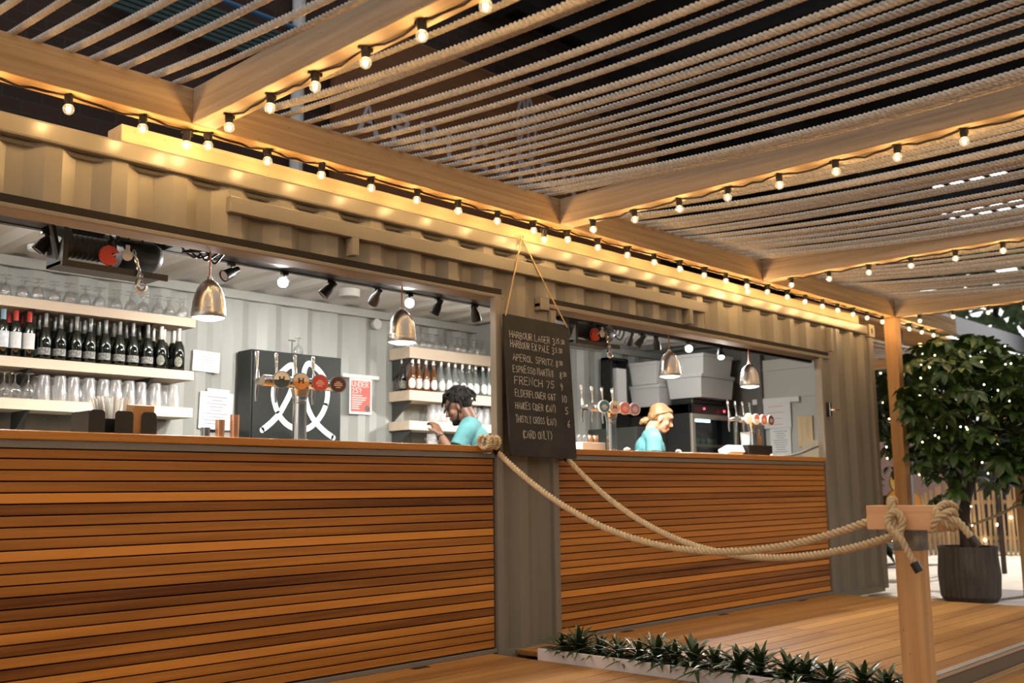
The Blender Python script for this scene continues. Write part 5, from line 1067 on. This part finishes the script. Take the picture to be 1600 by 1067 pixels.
    if style == 1:   # short dreadlocks and a beard
        h.ball(hp(-.028, 0, .058), (.098, .086, .082), 18, 12, Mr); h.ball(hp(-.055, 0, .02), (.06, .076, .07), 14, 10, Mr)
        for k in range(95):
            a = rr.uniform(-PI, PI); ph = rr.uniform(.05, 1.75)
            if abs(a) < .8 and ph > 1.05: continue
            d = V((math.sin(ph)*math.cos(a), math.sin(ph)*math.sin(a)*.85, math.cos(ph))); p = hp(-.025+.085*d.x, .08*d.y, .05+.075*d.z); out = Mr @ d
            q = p+out*.032+V((0, 0, .006)); s_ = q+out*.02+V((rr.uniform(-.02, .02), rr.uniform(-.02, .02), -.035*rr.uniform(.4, 1.5))); s2 = s_+V((rr.uniform(-.012, .012), rr.uniform(-.012, .012), -.03)); h.tube([p, q, s_, s2], [.011, .0115, .010, .007], 7)
        voxel(h, 'hair', hairm, t, .0055, 1)
        be = G(); be.ball(hp(.055, 0, -.092), (.042, .046, .033), 12, 8, Mr); be.tube([hp(.012, .066, -.02), hp(.018, .062, -.05), hp(.04, .05, -.088), hp(.085, .0, -.10), hp(.04, -.05, -.088), hp(.018, -.062, -.05), hp(.012, -.066, -.02)], [.004, .007, .015, .018, .015, .007, .004], 8); be.tube([hp(.094, .026, -.052), hp(.103, 0, -.045), hp(.094, -.026, -.052)], [.005, .006, .005], 6)
        voxel(be, 'beard', hairm, t, .006, 1)
    else:            # fair hair drawn back into a knot
        h.ball(hp(-.028, 0, .047), (.097, .0805, .088), 20, 14, Mr); h.ball(hp(-.055, 0, .0), (.066, .074, .07), 14, 10, Mr); h.ball(hp(.012, 0, .086), (.066, .066, .034), 14, 10, Mr)
        for s in (-1, 1):
            for j in range(5): h.tube([hp(.05-.02*j, s*(.05+.006*j), .094-.006*j), hp(.01-.02*j, s*.082, .06-.012*j), hp(-.06, s*.076, .03-.014*j), hp(-.115, s*.02, -.01)], [.004, .006, .006, .008], 6)
        h.ball(hp(-.118, 0, -.068), (.034, .032, .034), 12, 10, Mr); h.tube([hp(-.085, 0, -.045), hp(-.115, 0, -.065), hp(-.145, .0, -.085), hp(-.15, .005, -.118)], [.03, .028, .026, .012], 10)
        voxel(h, 'hair', hairm, t, .006, 2)
        g2 = G(); g2.tube([hp(-.093+.012*math.sin(q), .03*math.cos(q), -.055+.026*math.sin(q)) for q in [2*PI*k/14 for k in range(15)]], .006, 6); g2.obj('hair_tie', BLACK, t)
    return t, arms, Mh
TEAL = mat('teal cotton', (.05, .17, .18), .8, bump=.9, bscale=11, var=.12, vscale=(5, 5, 5))
m1, arms1, _ = person('person in a teal shirt with short dreadlocks, looking down behind the long bar', (5.43, 1.18, 0.02), math.radians(128), .10, .42, mat('deep brown skin', (.115, .052, .028), .45), mat('black hair', (.006, .005, .004), .85, spec=.2), TEAL, ((.17, .27, 1.16), (.29, .17, 1.34)), ((.14, -.25, 1.12), (.33, -.05, 1.27)), 1)
g = G(); sh, el, wr = arms1[0]; d = (wr-el).normalized(); c = wr-d*.03; s1 = d.orthogonal().normalized(); s2 = d.cross(s1)
g.tube([c+(s1*math.cos(q)+s2*math.sin(q))*.034 for q in [2*PI*k/14 for k in range(15)]], .006, 6); g.obj('wristband', BLACK, m1)
m2, arms2, _ = person('person in a teal shirt with fair tied-back hair, looking down behind the second bar', (7.22, 1.0, 0), math.radians(-50), .10, .42, mat('fair skin', (.42, .20, .115), .5), mat('fair hair', (.15, .078, .026), .55, bump=.3, bscale=90), TEAL, ((.10, .27, 1.14), (.34, .14, 1.08)), ((.08, -.26, 1.13), (.33, -.12, 1.07)), 2)
m2.scale = (.995,)*3
w1 = m1.matrix_basis if False else MX.Translation(m1.location) @ MX.Rotation(m1.rotation_euler.z, 4, 'Z')
p = w1 @ (arms1[0][2]+V((.06, -.02, .0)))
t = thing('jug', 'pale glass jug held by the bartender in dreadlocks', 'jug', p-V((0, 0, .16)))
g = G(); g.openlathe([(0, 0), (.038, 0), (.045, .08), (.040, .15), (.044, .16)], seg=18); g.obj('jug_body', FROST, t, smooth=50)
g = G(); g.tube(smoothpath([(.042, 0, .13), (.08, 0, .12), (.08, 0, .06), (.044, 0, .03)], 5), .007, 8); g.obj('handle', FROST, t, smooth=60)
